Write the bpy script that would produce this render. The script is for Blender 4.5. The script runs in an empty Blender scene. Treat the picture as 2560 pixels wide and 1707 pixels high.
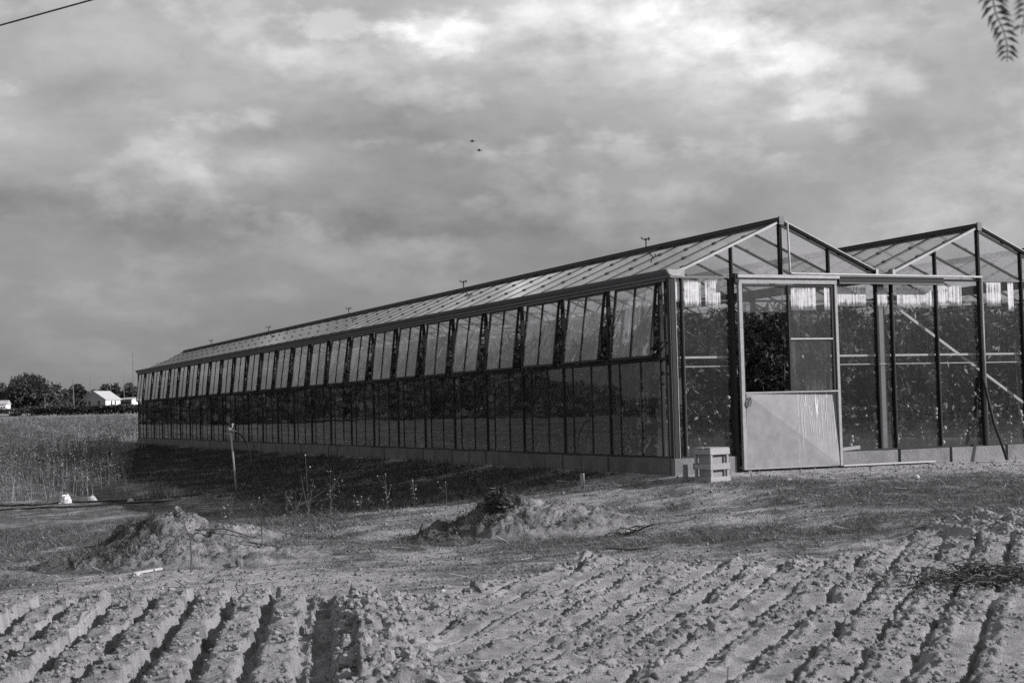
import bpy, math, random
import numpy as np
from mathutils import Vector, Matrix

random.seed(7)
rng = np.random.default_rng(11)
R = math.radians
SC = bpy.context.scene
COL = SC.collection

# ------------------------------------------------------------------ camera
CAM = np.array([-9.448, -16.533, 0.928])
C_R = np.array([0.915707, -0.401002, -0.026043])
C_U = np.array([0.006078, -0.050980, 0.998681])
C_F = np.array([0.401801, 0.914658, 0.044246])
FPX = 3822.48
cd = bpy.data.cameras.new('camera')
cam = bpy.data.objects.new('camera', cd)
COL.objects.link(cam)
m = Matrix.Identity(4)
for i in range(3):
    m[i][0], m[i][1], m[i][2], m[i][3] = C_R[i], C_U[i], -C_F[i], CAM[i]
cam.matrix_world = m
cd.sensor_width = 36.0
cd.lens = FPX / 2560 * 36.0
cd.clip_start = 0.1
cd.clip_end = 6000
cd.dof.use_dof = True
cd.dof.focus_distance = 21.0
cd.dof.aperture_fstop = 6.3
SC.camera = cam

# ------------------------------------------------------------------ sun and sky
SUN_AZ, SUN_EL = R(125.5), R(25)
S_DIR = Vector((math.sin(SUN_AZ) * math.cos(SUN_EL), math.cos(SUN_AZ) * math.cos(SUN_EL), math.sin(SUN_EL)))
sl = bpy.data.lights.new('sun', 'SUN')
sl.energy = 5.0
sl.angle = R(0.5)
sl.color = (1.0, 0.985, 0.97)
sun = bpy.data.objects.new('sun', sl)
COL.objects.link(sun)
sun.rotation_euler = S_DIR.to_track_quat('Z', 'Y').to_euler()

world = bpy.data.worlds.new('World')
SC.world = world
world.use_nodes = True
wt = world.node_tree
for n in list(wt.nodes):
    wt.nodes.remove(n)


class NT:
    """small helper around a node tree"""
    def __init__(s, t): s.t = t
    def n(s, ty, **k):
        nd = s.t.nodes.new(ty)
        for a, b in k.items(): setattr(nd, a, b)
        return nd
    def l(s, a, b): s.t.links.new(a, b)
    def put(s, sock, v):
        if isinstance(v, bpy.types.NodeSocket): s.l(v, sock)
        else: sock.default_value = v
    def m(s, op, a, b=0.0, c=0.0, clamp=False):
        nd = s.n('ShaderNodeMath', operation=op, use_clamp=clamp)
        for i, v in enumerate((a, b, c)): s.put(nd.inputs[i], v)
        return nd.outputs[0]
    def vm(s, op, a, b=(0, 0, 0)):
        nd = s.n('ShaderNodeVectorMath', operation=op)
        s.put(nd.inputs[0], a); s.put(nd.inputs[1], b)
        return nd.outputs['Value'] if op in ('DOT_PRODUCT', 'LENGTH') else nd.outputs[0]
    def noise(s, vec, scale, detail=4, rough=0.55, dist=0.0):
        nd = s.n('ShaderNodeTexNoise')
        if vec is not None: s.l(vec, nd.inputs['Vector'])
        nd.inputs['Scale'].default_value = scale
        nd.inputs['Detail'].default_value = detail
        nd.inputs['Roughness'].default_value = rough
        nd.inputs['Distortion'].default_value = dist
        return nd
    def ramp(s, fac, pts, interp='LINEAR'):
        nd = s.n('ShaderNodeValToRGB')
        nd.color_ramp.interpolation = interp
        el = nd.color_ramp.elements
        while len(el) < len(pts): el.new(0.5)
        for e, (p, v) in zip(el, pts):
            e.position = p; e.color = (v, v, v, 1)
        s.l(fac, nd.inputs[0])
        return nd.outputs[0]
    def mapr(s, v, a, b, c, d, smooth=False):
        nd = s.n('ShaderNodeMapRange')
        nd.interpolation_type = 'SMOOTHSTEP' if smooth else 'LINEAR'
        s.put(nd.inputs[0], v)
        for i, x in enumerate((a, b, c, d)): nd.inputs[i + 1].default_value = x
        return nd.outputs[0]


def img_dir(dx, dy):
    """direction in the world of a point of the sky (only used to lay out the cloud deck)"""
    X, Y = dx * 1.0884, dy * 1.0884
    d = C_F + (X - 1280) / FPX * C_R - (Y - 853.5) / FPX * C_U
    return d / np.linalg.norm(d)


W = NT(wt)
tc = W.n('ShaderNodeTexCoord').outputs['Generated']
nish = W.n('ShaderNodeTexSky', sky_type='NISHITA')
nish.sun_disc = False
nish.sun_elevation = SUN_EL
nish.sun_rotation = SUN_AZ
nish.air_density = 1.5
nish.dust_density = 3.0
bw = W.n('ShaderNodeRGBToBW')
W.l(nish.outputs[0], bw.inputs[0])
sep = W.n('ShaderNodeSeparateXYZ')
W.l(tc, sep.inputs[0])
z = W.m('MAXIMUM', sep.outputs[2], 0.0)
# cloud deck seen in perspective: flatten the direction on a plane overhead
pz = W.m('ADD', z, 0.10)
cx = W.m('DIVIDE', sep.outputs[0], pz)
cy = W.m('DIVIDE', sep.outputs[1], pz)
comb = W.n('ShaderNodeCombineXYZ')
W.l(cx, comb.inputs[0]); W.l(cy, comb.inputs[1])
plane = comb.outputs[0]
n1 = W.noise(plane, 0.75, 7, 0.55, 0.3).outputs[0]
n2 = W.noise(plane, 3.1, 6, 0.6, 0.2).outputs[0]
squash = W.vm('MULTIPLY', tc, (1.0, 1.0, 1.9))
n3 = W.noise(squash, 8.5, 10, 0.56, 0.08)
n4 = W.noise(squash, 26.0, 8, 0.60, 0.05)
base = W.ramp(z, [(0.0, 0.265), (0.05, 0.28), (0.085, 0.31), (0.115, 0.315), (0.145, 0.38),
                  (0.19, 0.44), (0.25, 0.485), (0.42, 0.42), (1.0, 0.30)])
amp = W.mapr(z, 0.0, 0.2, 0.22, 0.62, True)
d1 = W.m('MULTIPLY', W.m('SUBTRACT', n1, 0.5), 0.7)
d2 = W.m('MULTIPLY', W.m('SUBTRACT', n2, 0.5), 0.35)
d3 = W.m('MULTIPLY', W.m('SUBTRACT', n3.outputs[0], 0.5), 1.7)
d4 = W.m('MULTIPLY', W.m('SUBTRACT', n4.outputs[0], 0.5), 0.55)
# heaped cloud: lit upper rims, shaded bellies, from the slope of the cloud thickness
nA = W.noise(squash, 11.0, 9, 0.54, 0.06).outputs[0]
nB = W.noise(W.vm('ADD', squash, (0.010, -0.005, 0.022)), 11.0, 9, 0.54, 0.06).outputs[0]
puff = W.mapr(nA, 0.47, 0.60, 0.0, 1.0, True)
emb = W.m('MULTIPLY', W.m('MULTIPLY', W.m('SUBTRACT', nA, nB), 3.6), puff)
d4 = W.m('ADD', d4, W.m('ADD', emb, W.m('MULTIPLY', W.m('SUBTRACT', puff, 0.4), 0.26)))
dd = W.m('ADD', W.m('ADD', d1, d2), W.m('ADD', d3, d4))
cl = W.m('MULTIPLY', base, W.m('ADD', 1.0, W.m('MULTIPLY', dd, amp)))
# warped direction so that the bright and dark banks have cloud-like rims
wn = W.noise(squash, 9.0, 7, 0.62)
wv = W.vm('SUBTRACT', wn.outputs['Color'], (0.5, 0.5, 0.5))
wd = W.vm('ADD', tc, W.vm('MULTIPLY', wv, (0.05, 0.05, 0.04)))
n5 = W.noise(squash, 24.0, 10, 0.62, 0.1).outputs[0]
banks = [  # place in the sky, half widths (radians), gain, hardness
    ((755, 62), (0.026, 0.0095), 0.22, 1), ((985, 52), (0.026, 0.013), 0.28, 1), ((1060, 75), (0.018, 0.012), 0.24, 1), ((900, 68), (0.014, 0.007), 0.16, 1),
    ((470, 410), (0.045, 0.020), 0.15, 0), ((640, 385), (0.026, 0.011), 0.12, 0), ((420, 390), (0.02, 0.014), 0.08, 1),
    ((1650, 75), (0.022, 0.010), 0.05, 0), ((1560, 35), (0.045, 0.014), 0.09, 0), ((1690, 30), (0.04, 0.015), 0.10, 0), ((1610, 105), (0.04, 0.014), 0.07, 0), ((1850, 110), (0.17, 0.06), 0.05, 0), ((1480, 5), (0.080, 0.026), 0.20, 0), ((1560, 150), (0.10, 0.045), 0.16, 0), ((1700, 110), (0.05, 0.02), 0.12, 0),
    ((1890, 165), (0.018, 0.020), 0.12, 1), ((1895, 222), (0.017, 0.010), 0.16, 1), ((1840, 125), (0.018, 0.011), 0.15, 1), ((1860, 170), (0.05, 0.035), 0.10, 0),
    ((1835, 190), (0.026, 0.015), -0.10, 0), ((1960, 300), (0.05, 0.022), -0.07, 0),
    ((2300, 400), (0.09, 0.035), 0.20, 0), ((2050, 560), (0.06, 0.03), 0.16, 0),
    ((200, 460), (0.16, 0.018), -0.075, 0), ((850, 500), (0.20, 0.016), -0.07, 0), ((1100, 300), (0.30, 0.03), -0.05, 0),
    ((60, 250), (0.10, 0.02), 0.05, 0), ((1250, 40), (0.05, 0.02), 0.10, 0), ((650, 180), (0.05, 0.018), 0.08, 0), ((1000, 190), (0.07, 0.02), -0.06, 0), ((560, 130), (0.04, 0.014), 0.07, 0), ((330, 60), (0.2, 0.035), 0.05, 0), ((2200, 480), (0.2, 0.02), -0.03, 0),
]
tot = cl
for (px, py), (sx, sy), g, hard in banks:
    d0 = img_dir(px, py)
    r0 = np.cross(d0, (0, 0, 1.0)); r0 /= np.linalg.norm(r0)
    u0 = np.cross(r0, d0)
    a = W.m('MULTIPLY', W.vm('DOT_PRODUCT', wd, tuple(r0)), 1.0 / sx)
    b = W.m('MULTIPLY', W.vm('DOT_PRODUCT', wd, tuple(u0)), 1.0 / sy)
    a = W.m('SUBTRACT', a, float(d0 @ r0) / sx)
    b = W.m('SUBTRACT', b, float(d0 @ u0) / sy)
    r2 = W.m('ADD', W.m('MULTIPLY', a, a), W.m('MULTIPLY', b, b))
    soft = W.m('ADD', 1.0, W.m('MULTIPLY', W.m('SUBTRACT', n5, 0.5), 3.2))
    e = W.m('POWER', 2.718, W.m('MULTIPLY', r2, -1.0 if not hard else -0.8))
    if hard:
        e = W.m('MULTIPLY', e, W.m('ADD', 1.0, W.m('MULTIPLY', W.m('SUBTRACT', n5, 0.5), 4.2)))
        e = W.mapr(e, 0.14, 0.80, 0.0, 1.0, True)
    else:
        e = W.m('MULTIPLY', e, soft)
    front = W.m('GREATER_THAN', W.vm('DOT_PRODUCT', tc, tuple(d0)), 0.0)
    tot = W.m('ADD', tot, W.m('MULTIPLY', W.m('MULTIPLY', e, g), front))
tot = W.m('MAXIMUM', tot, 0.05)
clear = W.m('MULTIPLY', W.m('MULTIPLY', bw.outputs[0], 0.1), 0.15)
final = W.m('ADD', W.m('MULTIPLY', tot, 0.88), clear)
final = W.m('MULTIPLY', final, 10.0)
bg = W.n('ShaderNodeBackground')
W.l(final, bg.inputs[0])
bg.inputs[1].default_value = 0.1
wo = W.n('ShaderNodeOutputWorld')
W.l(bg.outputs[0], wo.inputs[0])

SC.view_settings.view_transform = 'Standard'
SC.view_settings.look = 'None'
SC.view_settings.exposure = 0.0
SC.view_settings.gamma = 1.0
SC.view_settings.use_curve_mapping = False
cy_ = SC.cycles
cy_.max_bounces = 10
cy_.diffuse_bounces = 3
cy_.glossy_bounces = 4
cy_.transparent_max_bounces = 48
cy_.caustics_reflective = False
cy_.caustics_refractive = False
cy_.use_denoising = False


# ------------------------------------------------------------------ materials
def tint(v):
    return (v, v * 0.985, v * 1.03, 1.0)


def mat(name, v, rough=0.8, var=0.25, scale=6.0, bump=0.0, bscale=40.0, metal=0.0, stretch=(1, 1, 1), spec=0.3, rnd=0.1):
    mt = bpy.data.materials.new(name)
    mt.use_nodes = True
    N = NT(mt.node_tree)
    bs = mt.node_tree.nodes['Principled BSDF']
    co = N.n('ShaderNodeTexCoord').outputs['Object']
    oi = N.n('ShaderNodeObjectInfo').outputs['Random']
    vec = N.vm('ADD', N.vm('MULTIPLY', co, stretch), (0, 0, 0))
    off = N.n('ShaderNodeCombineXYZ')
    N.l(N.m('MULTIPLY', oi, 37.0), off.inputs[0]); N.l(N.m('MULTIPLY', oi, 91.0), off.inputs[1])
    vec = N.vm('ADD', vec, off.outputs[0])
    nz = N.noise(vec, scale, 6, 0.6).outputs[0]
    f = N.m('MULTIPLY', N.m('SUBTRACT', nz, 0.5), 2 * var)
    f = N.m('ADD', N.m('ADD', 1.0, f), N.m('MULTIPLY', N.m('SUBTRACT', oi, 0.5), 2 * rnd))
    mx = N.n('ShaderNodeVectorMath', operation='SCALE')
    mx.inputs[0].default_value = tint(v)[:3]
    N.l(f, mx.inputs['Scale'])
    N.l(mx.outputs[0], bs.inputs['Base Color'])
    bs.inputs['Roughness'].default_value = rough
    bs.inputs['Metallic'].default_value = metal
    bs.inputs['Specular IOR Level'].default_value = spec
    if bump:
        bp = N.n('ShaderNodeBump')
        bp.inputs['Strength'].default_value = bump
        bp.inputs['Distance'].default_value = 0.02
        N.l(N.noise(vec, bscale, 5, 0.65).outputs[0], bp.inputs['Height'])
        N.l(bp.outputs[0], bs.inputs['Normal'])
    return mt


def tone_mat(name, rough=0.95, nscale=30.0, var=0.3, bump=0.6, bscale=90.0, spec=0.1, trans=0.0, bdist=0.01):
    """base colour from the mesh's own tone attribute, broken up by fine grain"""
    mt = bpy.data.materials.new(name)
    mt.use_nodes = True
    N = NT(mt.node_tree)
    bs = mt.node_tree.nodes['Principled BSDF']
    at = N.n('ShaderNodeAttribute', attribute_name='tone').outputs['Fac']
    co = N.n('ShaderNodeTexCoord').outputs['Object']
    nz = N.noise(co, nscale, 6, 0.65).outputs[0]
    f = N.m('ADD', 1.0, N.m('MULTIPLY', N.m('SUBTRACT', nz, 0.5), 2 * var))
    v = N.m('MULTIPLY', at, f)
    sc_ = N.n('ShaderNodeVectorMath', operation='SCALE')
    sc_.inputs[0].default_value = tint(1.0)[:3]
    N.l(v, sc_.inputs['Scale'])
    N.l(sc_.outputs[0], bs.inputs['Base Color'])
    bs.inputs['Roughness'].default_value = rough
    bs.inputs['Specular IOR Level'].default_value = spec
    if bump:
        bp = N.n('ShaderNodeBump')
        bp.inputs['Strength'].default_value = bump
        bp.inputs['Distance'].default_value = bdist
        N.l(N.noise(co, bscale, 6, 0.7).outputs[0], bp.inputs['Height'])
        N.l(bp.outputs[0], bs.inputs['Normal'])
    if trans:
        out = mt.node_tree.nodes['Material Output']
        tr = N.n('ShaderNodeBsdfTranslucent')
        N.l(sc_.outputs[0], tr.inputs[0])
        ms = N.n('ShaderNodeMixShader')
        ms.inputs[0].default_value = trans
        N.l(bs.outputs[0], ms.inputs[1]); N.l(tr.outputs[0], ms.inputs[2])
        N.l(ms.outputs[0], out.inputs[0])
    return mt


def glass_mat(name, dirt=0.06, dirt_var=0.12, low_dirt=0.0, tr=0.97, dirt_col=0.5, tlm=0.45):
    """one face of a thin sheet: Fresnel mirror over a clear sheet with dust and dried streaks"""
    mt = bpy.data.materials.new(name)
    mt.use_nodes = True
    N = NT(mt.node_tree)
    t = mt.node_tree
    t.nodes.remove(t.nodes['Principled BSDF'])
    out = t.nodes['Material Output']
    g = N.n('ShaderNodeNewGeometry')
    co = N.n('ShaderNodeTexCoord').outputs['Object']
    oi = N.n('ShaderNodeObjectInfo').outputs['Random']
    off = N.n('ShaderNodeCombineXYZ')
    N.l(N.m('MULTIPLY', oi, 53.0), off.inputs[0]); N.l(N.m('MULTIPLY', oi, 31.0), off.inputs[1])
    vec = N.vm('ADD', co, off.outputs[0])
    c = N.m('ABSOLUTE', N.vm('DOT_PRODUCT', g.outputs['Incoming'], g.outputs['Normal']))
    F = N.m('ADD', 0.04, N.m('MULTIPLY', 0.96, N.m('POWER', N.m('SUBTRACT', 1.0, c, clamp=True), 5.0)))
    st = N.noise(N.vm('MULTIPLY', vec, (9.0, 9.0, 0.8)), 3.0, 5, 0.6).outputs[0]
    sp = N.noise(vec, 2.2, 6, 0.6).outputs[0]
    d = N.m('ADD', dirt, N.m('MULTIPLY', N.mapr(N.m('MULTIPLY', st, sp), 0.2, 0.42, 0.0, 1.0, True), dirt_var))
    d = N.m('MULTIPLY', d, N.m('ADD', 0.35, N.m('MULTIPLY', oi, 1.3)))
    if low_dirt:
        # splashed dust that really sits on the foot of the panes
        sz = N.n('ShaderNodeSeparateXYZ')
        N.l(N.n('ShaderNodeNewGeometry').outputs['Position'], sz.inputs[0])
        lowd = N.mapr(N.m('ADD', sz.outputs[2], N.m('MULTIPLY', N.m('SUBTRACT', sp, 0.5), 0.35)), 0.25, 0.72, low_dirt, 0.0, True)
        d = N.m('ADD', d, lowd, clamp=True)
    gl = N.n('ShaderNodeBsdfGlossy')
    gl.inputs['Roughness'].default_value = 0.015
    bp = N.n('ShaderNodeBump')
    bp.inputs['Strength'].default_value = 0.05
    bp.inputs['Distance'].default_value = 0.02
    N.l(N.noise(vec, 1.6, 2, 0.5).outputs[0], bp.inputs['Height'])
    N.l(bp.outputs[0], gl.inputs['Normal'])
    tp = N.n('ShaderNodeBsdfTransparent')
    tp.inputs[0].default_value = (tr, tr, tr, 1)
    df = N.n('ShaderNodeBsdfDiffuse')
    df.inputs[0].default_value = tint(dirt_col)
    tl = N.n('ShaderNodeBsdfTranslucent')
    tl.inputs[0].default_value = tint(dirt_col)
    md = N.n('ShaderNodeMixShader'); md.inputs[0].default_value = tlm
    N.l(df.outputs[0], md.inputs[1]); N.l(tl.outputs[0], md.inputs[2])
    m1 = N.n('ShaderNodeMixShader')
    N.l(d, m1.inputs[0]); N.l(tp.outputs[0], m1.inputs[1]); N.l(md.outputs[0], m1.inputs[2])
    m2 = N.n('ShaderNodeMixShader')
    N.l(F, m2.inputs[0]); N.l(m1.outputs[0], m2.inputs[1]); N.l(gl.outputs[0], m2.inputs[2])
    N.l(m2.outputs[0], out.inputs[0])
    return mt


def wash_mat():
    """dried whitewash runs: broken vertical streaks, clear glass between them"""
    mt = bpy.data.materials.new('whitewash')
    mt.use_nodes = True
    N = NT(mt.node_tree)
    t = mt.node_tree
    out = t.nodes['Material Output']
    bs = t.nodes['Principled BSDF']
    co = N.n('ShaderNodeTexCoord').outputs['Object']
    a = N.noise(N.vm('MULTIPLY', co, (62.0, 62.0, 1.6)), 1.0, 3, 0.6).outputs[0]
    b = N.noise(co, 9.0, 5, 0.65).outputs[0]
    gen = N.n('ShaderNodeSeparateXYZ')
    N.l(N.n('ShaderNodeTexCoord').outputs['Generated'], gen.inputs[0])
    gz = gen.outputs[2]
    edge = N.m('ADD', N.mapr(gz, 0.0, 0.25, -0.35, 0.0), N.mapr(gz, 0.9, 1.0, 0.0, -0.25))
    al = N.mapr(N.m('ADD', N.m('ADD', a, N.m('MULTIPLY', b, 0.7)), edge), 0.66, 1.0, 0.08, 0.92, True)
    bs.inputs['Base Color'].default_value = tint(0.78)
    bs.inputs['Roughness'].default_value = 0.9
    N.l(al, bs.inputs['Alpha'])
    return mt


def drip_metal():
    """weathered galvanised sheet: spangle, stains"""
    mt = mat('galvanised_sheet', 0.29, 0.62, 0.42, 7.0, 0.12, 45, 0.0, (1, 1, 1), 0.4, 0.0)
    return mt


M = {}
M['frame_dark'] = mat('dark_weathered_steel', 0.030, 0.7, 0.35, 12, 0.1)
M['mullion'] = mat('putty_black_bar', 0.028, 0.75, 0.3, 12, 0, 40, 0, (1, 1, 1), 0.1)
M['frame_mid'] = mat('weathered_steel', 0.16, 0.55, 0.3, 10, 0.1, 60, 0.25)
M['alu'] = mat('galvanised_light', 0.40, 0.55, 0.4, 14, 0.05, 60, 0.2)
M['door_frame'] = mat('dull_galvanised', 0.33, 0.65, 0.4, 18, 0.25, 70, 0.1)
M['corner'] = mat('stained_steel', 0.03, 0.7, 0.4, 9, 0.2, 50)
M['white_metal'] = mat('pale_paint', 0.66, 0.6, 0.15, 20)
M['gutter'] = mat('gutter_steel', 0.17, 0.5, 0.3, 7, 0.08, 40, 0.3, (1, 0.2, 1))
M['sheet'] = drip_metal()
M['concrete'] = mat('concrete', 0.23, 0.95, 0.5, 5.0, 0.8, 35)
M['concrete_shaded'] = mat('shaded_concrete', 0.14, 0.95, 0.6, 4.0, 0.8, 35)  # same concrete, colour darkened to deepen the shade on the long side
M['concrete_dark'] = mat('concrete_core', 0.10, 0.95, 0.3, 8, 0.4)
M['glass'] = glass_mat('glass_wall', 0.004, 0.02, 0.09)
M['glass_side'] = glass_mat('glass_side', 0.085, 0.05, 0.10, 0.85, 0.42)
M['glass_vent'] = glass_mat('glass_vent', 0.11, 0.16, 0.0, 0.93, 0.75)
M['glass_gable'] = glass_mat('glass_gable', 0.010, 0.04)
M['glass_roof'] = glass_mat('glass_roof', 0.20, 0.18, 0.0, 0.975, 0.85, 0.6)
M['glass_dirty'] = glass_mat('glass_dirty', 0.07, 0.14, 0.10, 0.88, 0.4)
M['wash'] = wash_mat()
M['wash_solid'] = mat('whitewash_drip', 0.75, 0.9, 0.1, 30)
M['soil'] = tone_mat('soil', 0.97, 80, 0.45, 1.0, 55, 0.05, 0, 0.035)
M['ground'] = tone_mat('ground_soil', 0.97, 22, 0.45, 1.0, 45, 0.05, 0, 0.03)
M['soil_plain'] = mat('clod_soil', 0.33, 0.97, 0.45, 30, 1.0, 60, 0, (1, 1, 1), 0.05)
M['leaf'] = tone_mat('leaf', 0.55, 40, 0.25, 0.0, 40, 0.35, 0.18)
M['dry'] = tone_mat('dry_plant', 0.8, 40, 0.25, 0.0, 40, 0.1, 0.25)
M['bark'] = mat('bark', 0.10, 0.9, 0.35, 10, 0.6, 30)
M['wood_pale'] = mat('pale_wood', 0.34, 0.85, 0.45, 9, 0.25, 60, 0, (8, 1, 8))
M['wood_grey'] = mat('grey_wood', 0.27, 0.9, 0.4, 9, 0.3, 40, 0, (6, 1, 1))
M['wood_dark'] = mat('weathered_wood', 0.16, 0.9, 0.3, 8, 0.3, 50)
M['white_board'] = mat('white_board', 0.50, 0.7, 0.12, 20)
M['black'] = mat('black_rubber', 0.025, 0.5, 0.2, 10)
M['tomato'] = mat('tomato_skin', 0.45, 0.3, 0.25, 5, 0, 40, 0, (1, 1, 1), 0.5, 0.35)
M['wall_white'] = mat('white_render', 0.78, 0.85, 0.06, 2)
M['wall_shaded'] = mat('shaded_render', 0.30, 0.9, 0.08, 1)  # shade of the house's gable end, put into its grey
M['roof_pale'] = mat('pale_roof', 0.42, 0.8, 0.15, 2)
M['dark_open'] = mat('dark_opening', 0.03, 0.4, 0.2, 2)
M['pole'] = mat('pole_wood', 0.18, 0.9, 0.2, 3)
M['bag'] = mat('white_plastic', 0.62, 0.5, 0.08, 8)
M['stone'] = mat('stone', 0.5, 0.9, 0.3, 8, 0.5)
M['brass'] = mat('worn_valve', 0.5, 0.4, 0.3, 15, 0, 40, 0.4)
M['bird'] = mat('bird_feather', 0.03, 0.8, 0.2, 9)


# ------------------------------------------------------------------ mesh helpers
class MB:
    def __init__(s):
        s.v, s.f, s.mi = [], [], []
    def poly(s, pts, faces, mi=0):
        o = len(s.v)
        s.v += [tuple(float(c) for c in p) for p in pts]
        for f in faces:
            s.f.append([o + i for i in f]); s.mi.append(mi)
    def box(s, x0, x1, y0, y1, z0, z1, mi=0, j=0.0):
        q = [(x0, y0, z0), (x1, y0, z0), (x1, y1, z0), (x0, y1, z0), (x0, y0, z1), (x1, y0, z1), (x1, y1, z1), (x0, y1, z1)]
        if j:
            q = [tuple(c + random.uniform(-j, j) for c in p) for p in q]
        s.poly(q, [(3, 2, 1, 0), (4, 5, 6, 7), (0, 1, 5, 4), (1, 2, 6, 5), (2, 3, 7, 6), (3, 0, 4, 7)], mi)
    def bar(s, p, q, w, h=None, up=(0, 0, 1), mi=0):
        h = w if h is None else h
        p, q = Vector(p), Vector(q)
        d = (q - p).normalized()
        a = d.cross(Vector(up))
        if a.length < 1e-4: a = d.cross(Vector((1, 0, 0)))
        a.normalize()
        b = a.cross(d)
        pts = []
        for e in (p, q):
            for sa, sb in ((-1, -1), (1, -1), (1, 1), (-1, 1)):
                pts.append(e + a * (sa * w / 2) + b * (sb * h / 2))
        s.poly(pts, [(3, 2, 1, 0), (4, 5, 6, 7), (0, 1, 5, 4), (1, 2, 6, 5), (2, 3, 7, 6), (3, 0, 4, 7)], mi)
    def tube(s, pts, r, n=6, mi=0, r1=None):
        pts = [Vector(p) for p in pts]
        r1 = r if r1 is None else r1
        o = len(s.v)
        L = len(pts)
        prev = None
        for i, p in enumerate(pts):
            d = (pts[min(i + 1, L - 1)] - pts[max(i - 1, 0)]).normalized()
            a = prev - d * prev.dot(d) if prev is not None else d.cross(Vector((0.31, 0.2, 0.93)))
            if a.length < 1e-4: a = d.cross(Vector((1, 0, 0)))
            a.normalize(); prev = a
            b = d.cross(a)
            rr = r + (r1 - r) * i / (L - 1)
            for k in range(n):
                t = 2 * math.pi * k / n
                s.v.append(tuple(p + a * (rr * math.cos(t)) + b * (rr * math.sin(t))))
        for i in range(L - 1):
            for k in range(n):
                k2 = (k + 1) % n
                s.f.append([o + i * n + k, o + i * n + k2, o + (i + 1) * n + k2, o + (i + 1) * n + k]); s.mi.append(mi)
        s.f.append([o + k for k in range(n)][::-1]); s.mi.append(mi)
        s.f.append([o + (L - 1) * n + k for k in range(n)]); s.mi.append(mi)
    def ball(s, c, r, n=7, m_=5, mi=0, j=0.0, sc=(1, 1, 1)):
        o = len(s.v)
        c = Vector(c)
        for i in range(1, m_):
            ph = math.pi * i / m_
            for k in range(n):
                t = 2 * math.pi * k / n
                rr = r * (1 + random.uniform(-j, j))
                s.v.append((c.x + sc[0] * rr * math.sin(ph) * math.cos(t), c.y + sc[1] * rr * math.sin(ph) * math.sin(t), c.z + sc[2] * rr * math.cos(ph)))
        s.v.append((c.x, c.y, c.z + r * sc[2])); s.v.append((c.x, c.y, c.z - r * sc[2]))
        T, B = len(s.v) - 2, len(s.v) - 1
        for i in range(m_ - 2):
            for k in range(n):
                k2 = (k + 1) % n
                s.f.append([o + i * n + k, o + (i + 1) * n + k, o + (i + 1) * n + k2, o + i * n + k2]); s.mi.append(mi)
        for k in range(n):
            k2 = (k + 1) % n
            s.f.append([T, o + k, o + k2]); s.mi.append(mi)
            s.f.append([B, o + (m_ - 2) * n + k2, o + (m_ - 2) * n + k]); s.mi.append(mi)
    def mesh(s, name, mats, smooth=False):
        me = bpy.data.meshes.new(name)
        me.from_pydata(s.v, [], s.f)
        for q in (mats if isinstance(mats, (list, tuple)) else [mats]):
            me.materials.append(q)
        me.polygons.foreach_set('material_index', s.mi)
        if smooth: me.polygons.foreach_set('use_smooth', [True] * len(s.f))
        me.update()
        return me


def link(name, me, parent=None, loc=(0, 0, 0), rot=None):
    o = bpy.data.objects.new(name, me)
    COL.objects.link(o)
    o.location = loc
    if rot: o.rotation_euler = rot
    if parent is not None: o.parent = parent
    return o


def part(name, mb, mats, parent, smooth=False, loc=(0, 0, 0)):
    return link(name, mb.mesh(name, mats, smooth), parent, loc)


def tag(o, label=None, cat=None, group=None, kind=None):
    if label: o['label'] = label
    if cat: o['category'] = cat
    if group: o['group'] = group
    if kind: o['kind'] = kind
    return o


def thing(name, label, cat, loc=(0, 0, 0), rz=0.0, group=None):
    o = bpy.data.objects.new(name, None)
    COL.objects.link(o)
    o.empty_display_size = 0.2
    o.location = loc
    o.rotation_euler = (0, 0, rz)
    return tag(o, label, cat, group)


def arr_mesh(name, verts, quads, mats, tone=None, smooth=False, tris=False):
    """verts (N,3), faces (F,4 or 3) as numpy; fast"""
    me = bpy.data.meshes.new(name)
    nv, nf, k = len(verts), len(quads), quads.shape[1]
    me.vertices.add(nv)
    me.vertices.foreach_set('co', np.ascontiguousarray(verts, dtype=np.float32).ravel())
    me.loops.add(nf * k)
    me.loops.foreach_set('vertex_index', np.ascontiguousarray(quads, dtype=np.int32).ravel())
    me.polygons.add(nf)
    me.polygons.foreach_set('loop_start', np.arange(0, nf * k, k, dtype=np.int32))
    me.polygons.foreach_set('loop_total', np.full(nf, k, dtype=np.int32))
    if smooth: me.polygons.foreach_set('use_smooth', np.ones(nf, dtype=bool))
    for q in (mats if isinstance(mats, (list, tuple)) else [mats]): me.materials.append(q)
    if tone is not None:
        at = me.attributes.new('tone', 'FLOAT', 'POINT')
        at.data.foreach_set('value', np.ascontiguousarray(tone, dtype=np.float32))
    me.update(calc_edges=True)
    me.validate()
    return me


# ---- numpy noise
_perm = rng.permutation(4096)
_ang = rng.uniform(0, 2 * np.pi, 4096)
_gx, _gy = np.cos(_ang), np.sin(_ang)
_hx, _hy, _hr = rng.random(4096), rng.random(4096), rng.random(4096)


def _h(i, j): return _perm[(_perm[i & 4095] + j) & 4095]


def perlin(x, y):
    xi, yi = np.floor(x).astype(np.int64), np.floor(y).astype(np.int64)
    fx, fy = x - xi, y - yi
    u, v = fx * fx * fx * (fx * (fx * 6 - 15) + 10), fy * fy * fy * (fy * (fy * 6 - 15) + 10)
    def g(a, b):
        h = _h(xi + a, yi + b)
        return _gx[h] * (fx - a) + _gy[h] * (fy - b)
    n00, n10, n01, n11 = g(0, 0), g(1, 0), g(0, 1), g(1, 1)
    return (n00 * (1 - u) + n10 * u) * (1 - v) + (n01 * (1 - u) + n11 * u) * v


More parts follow.
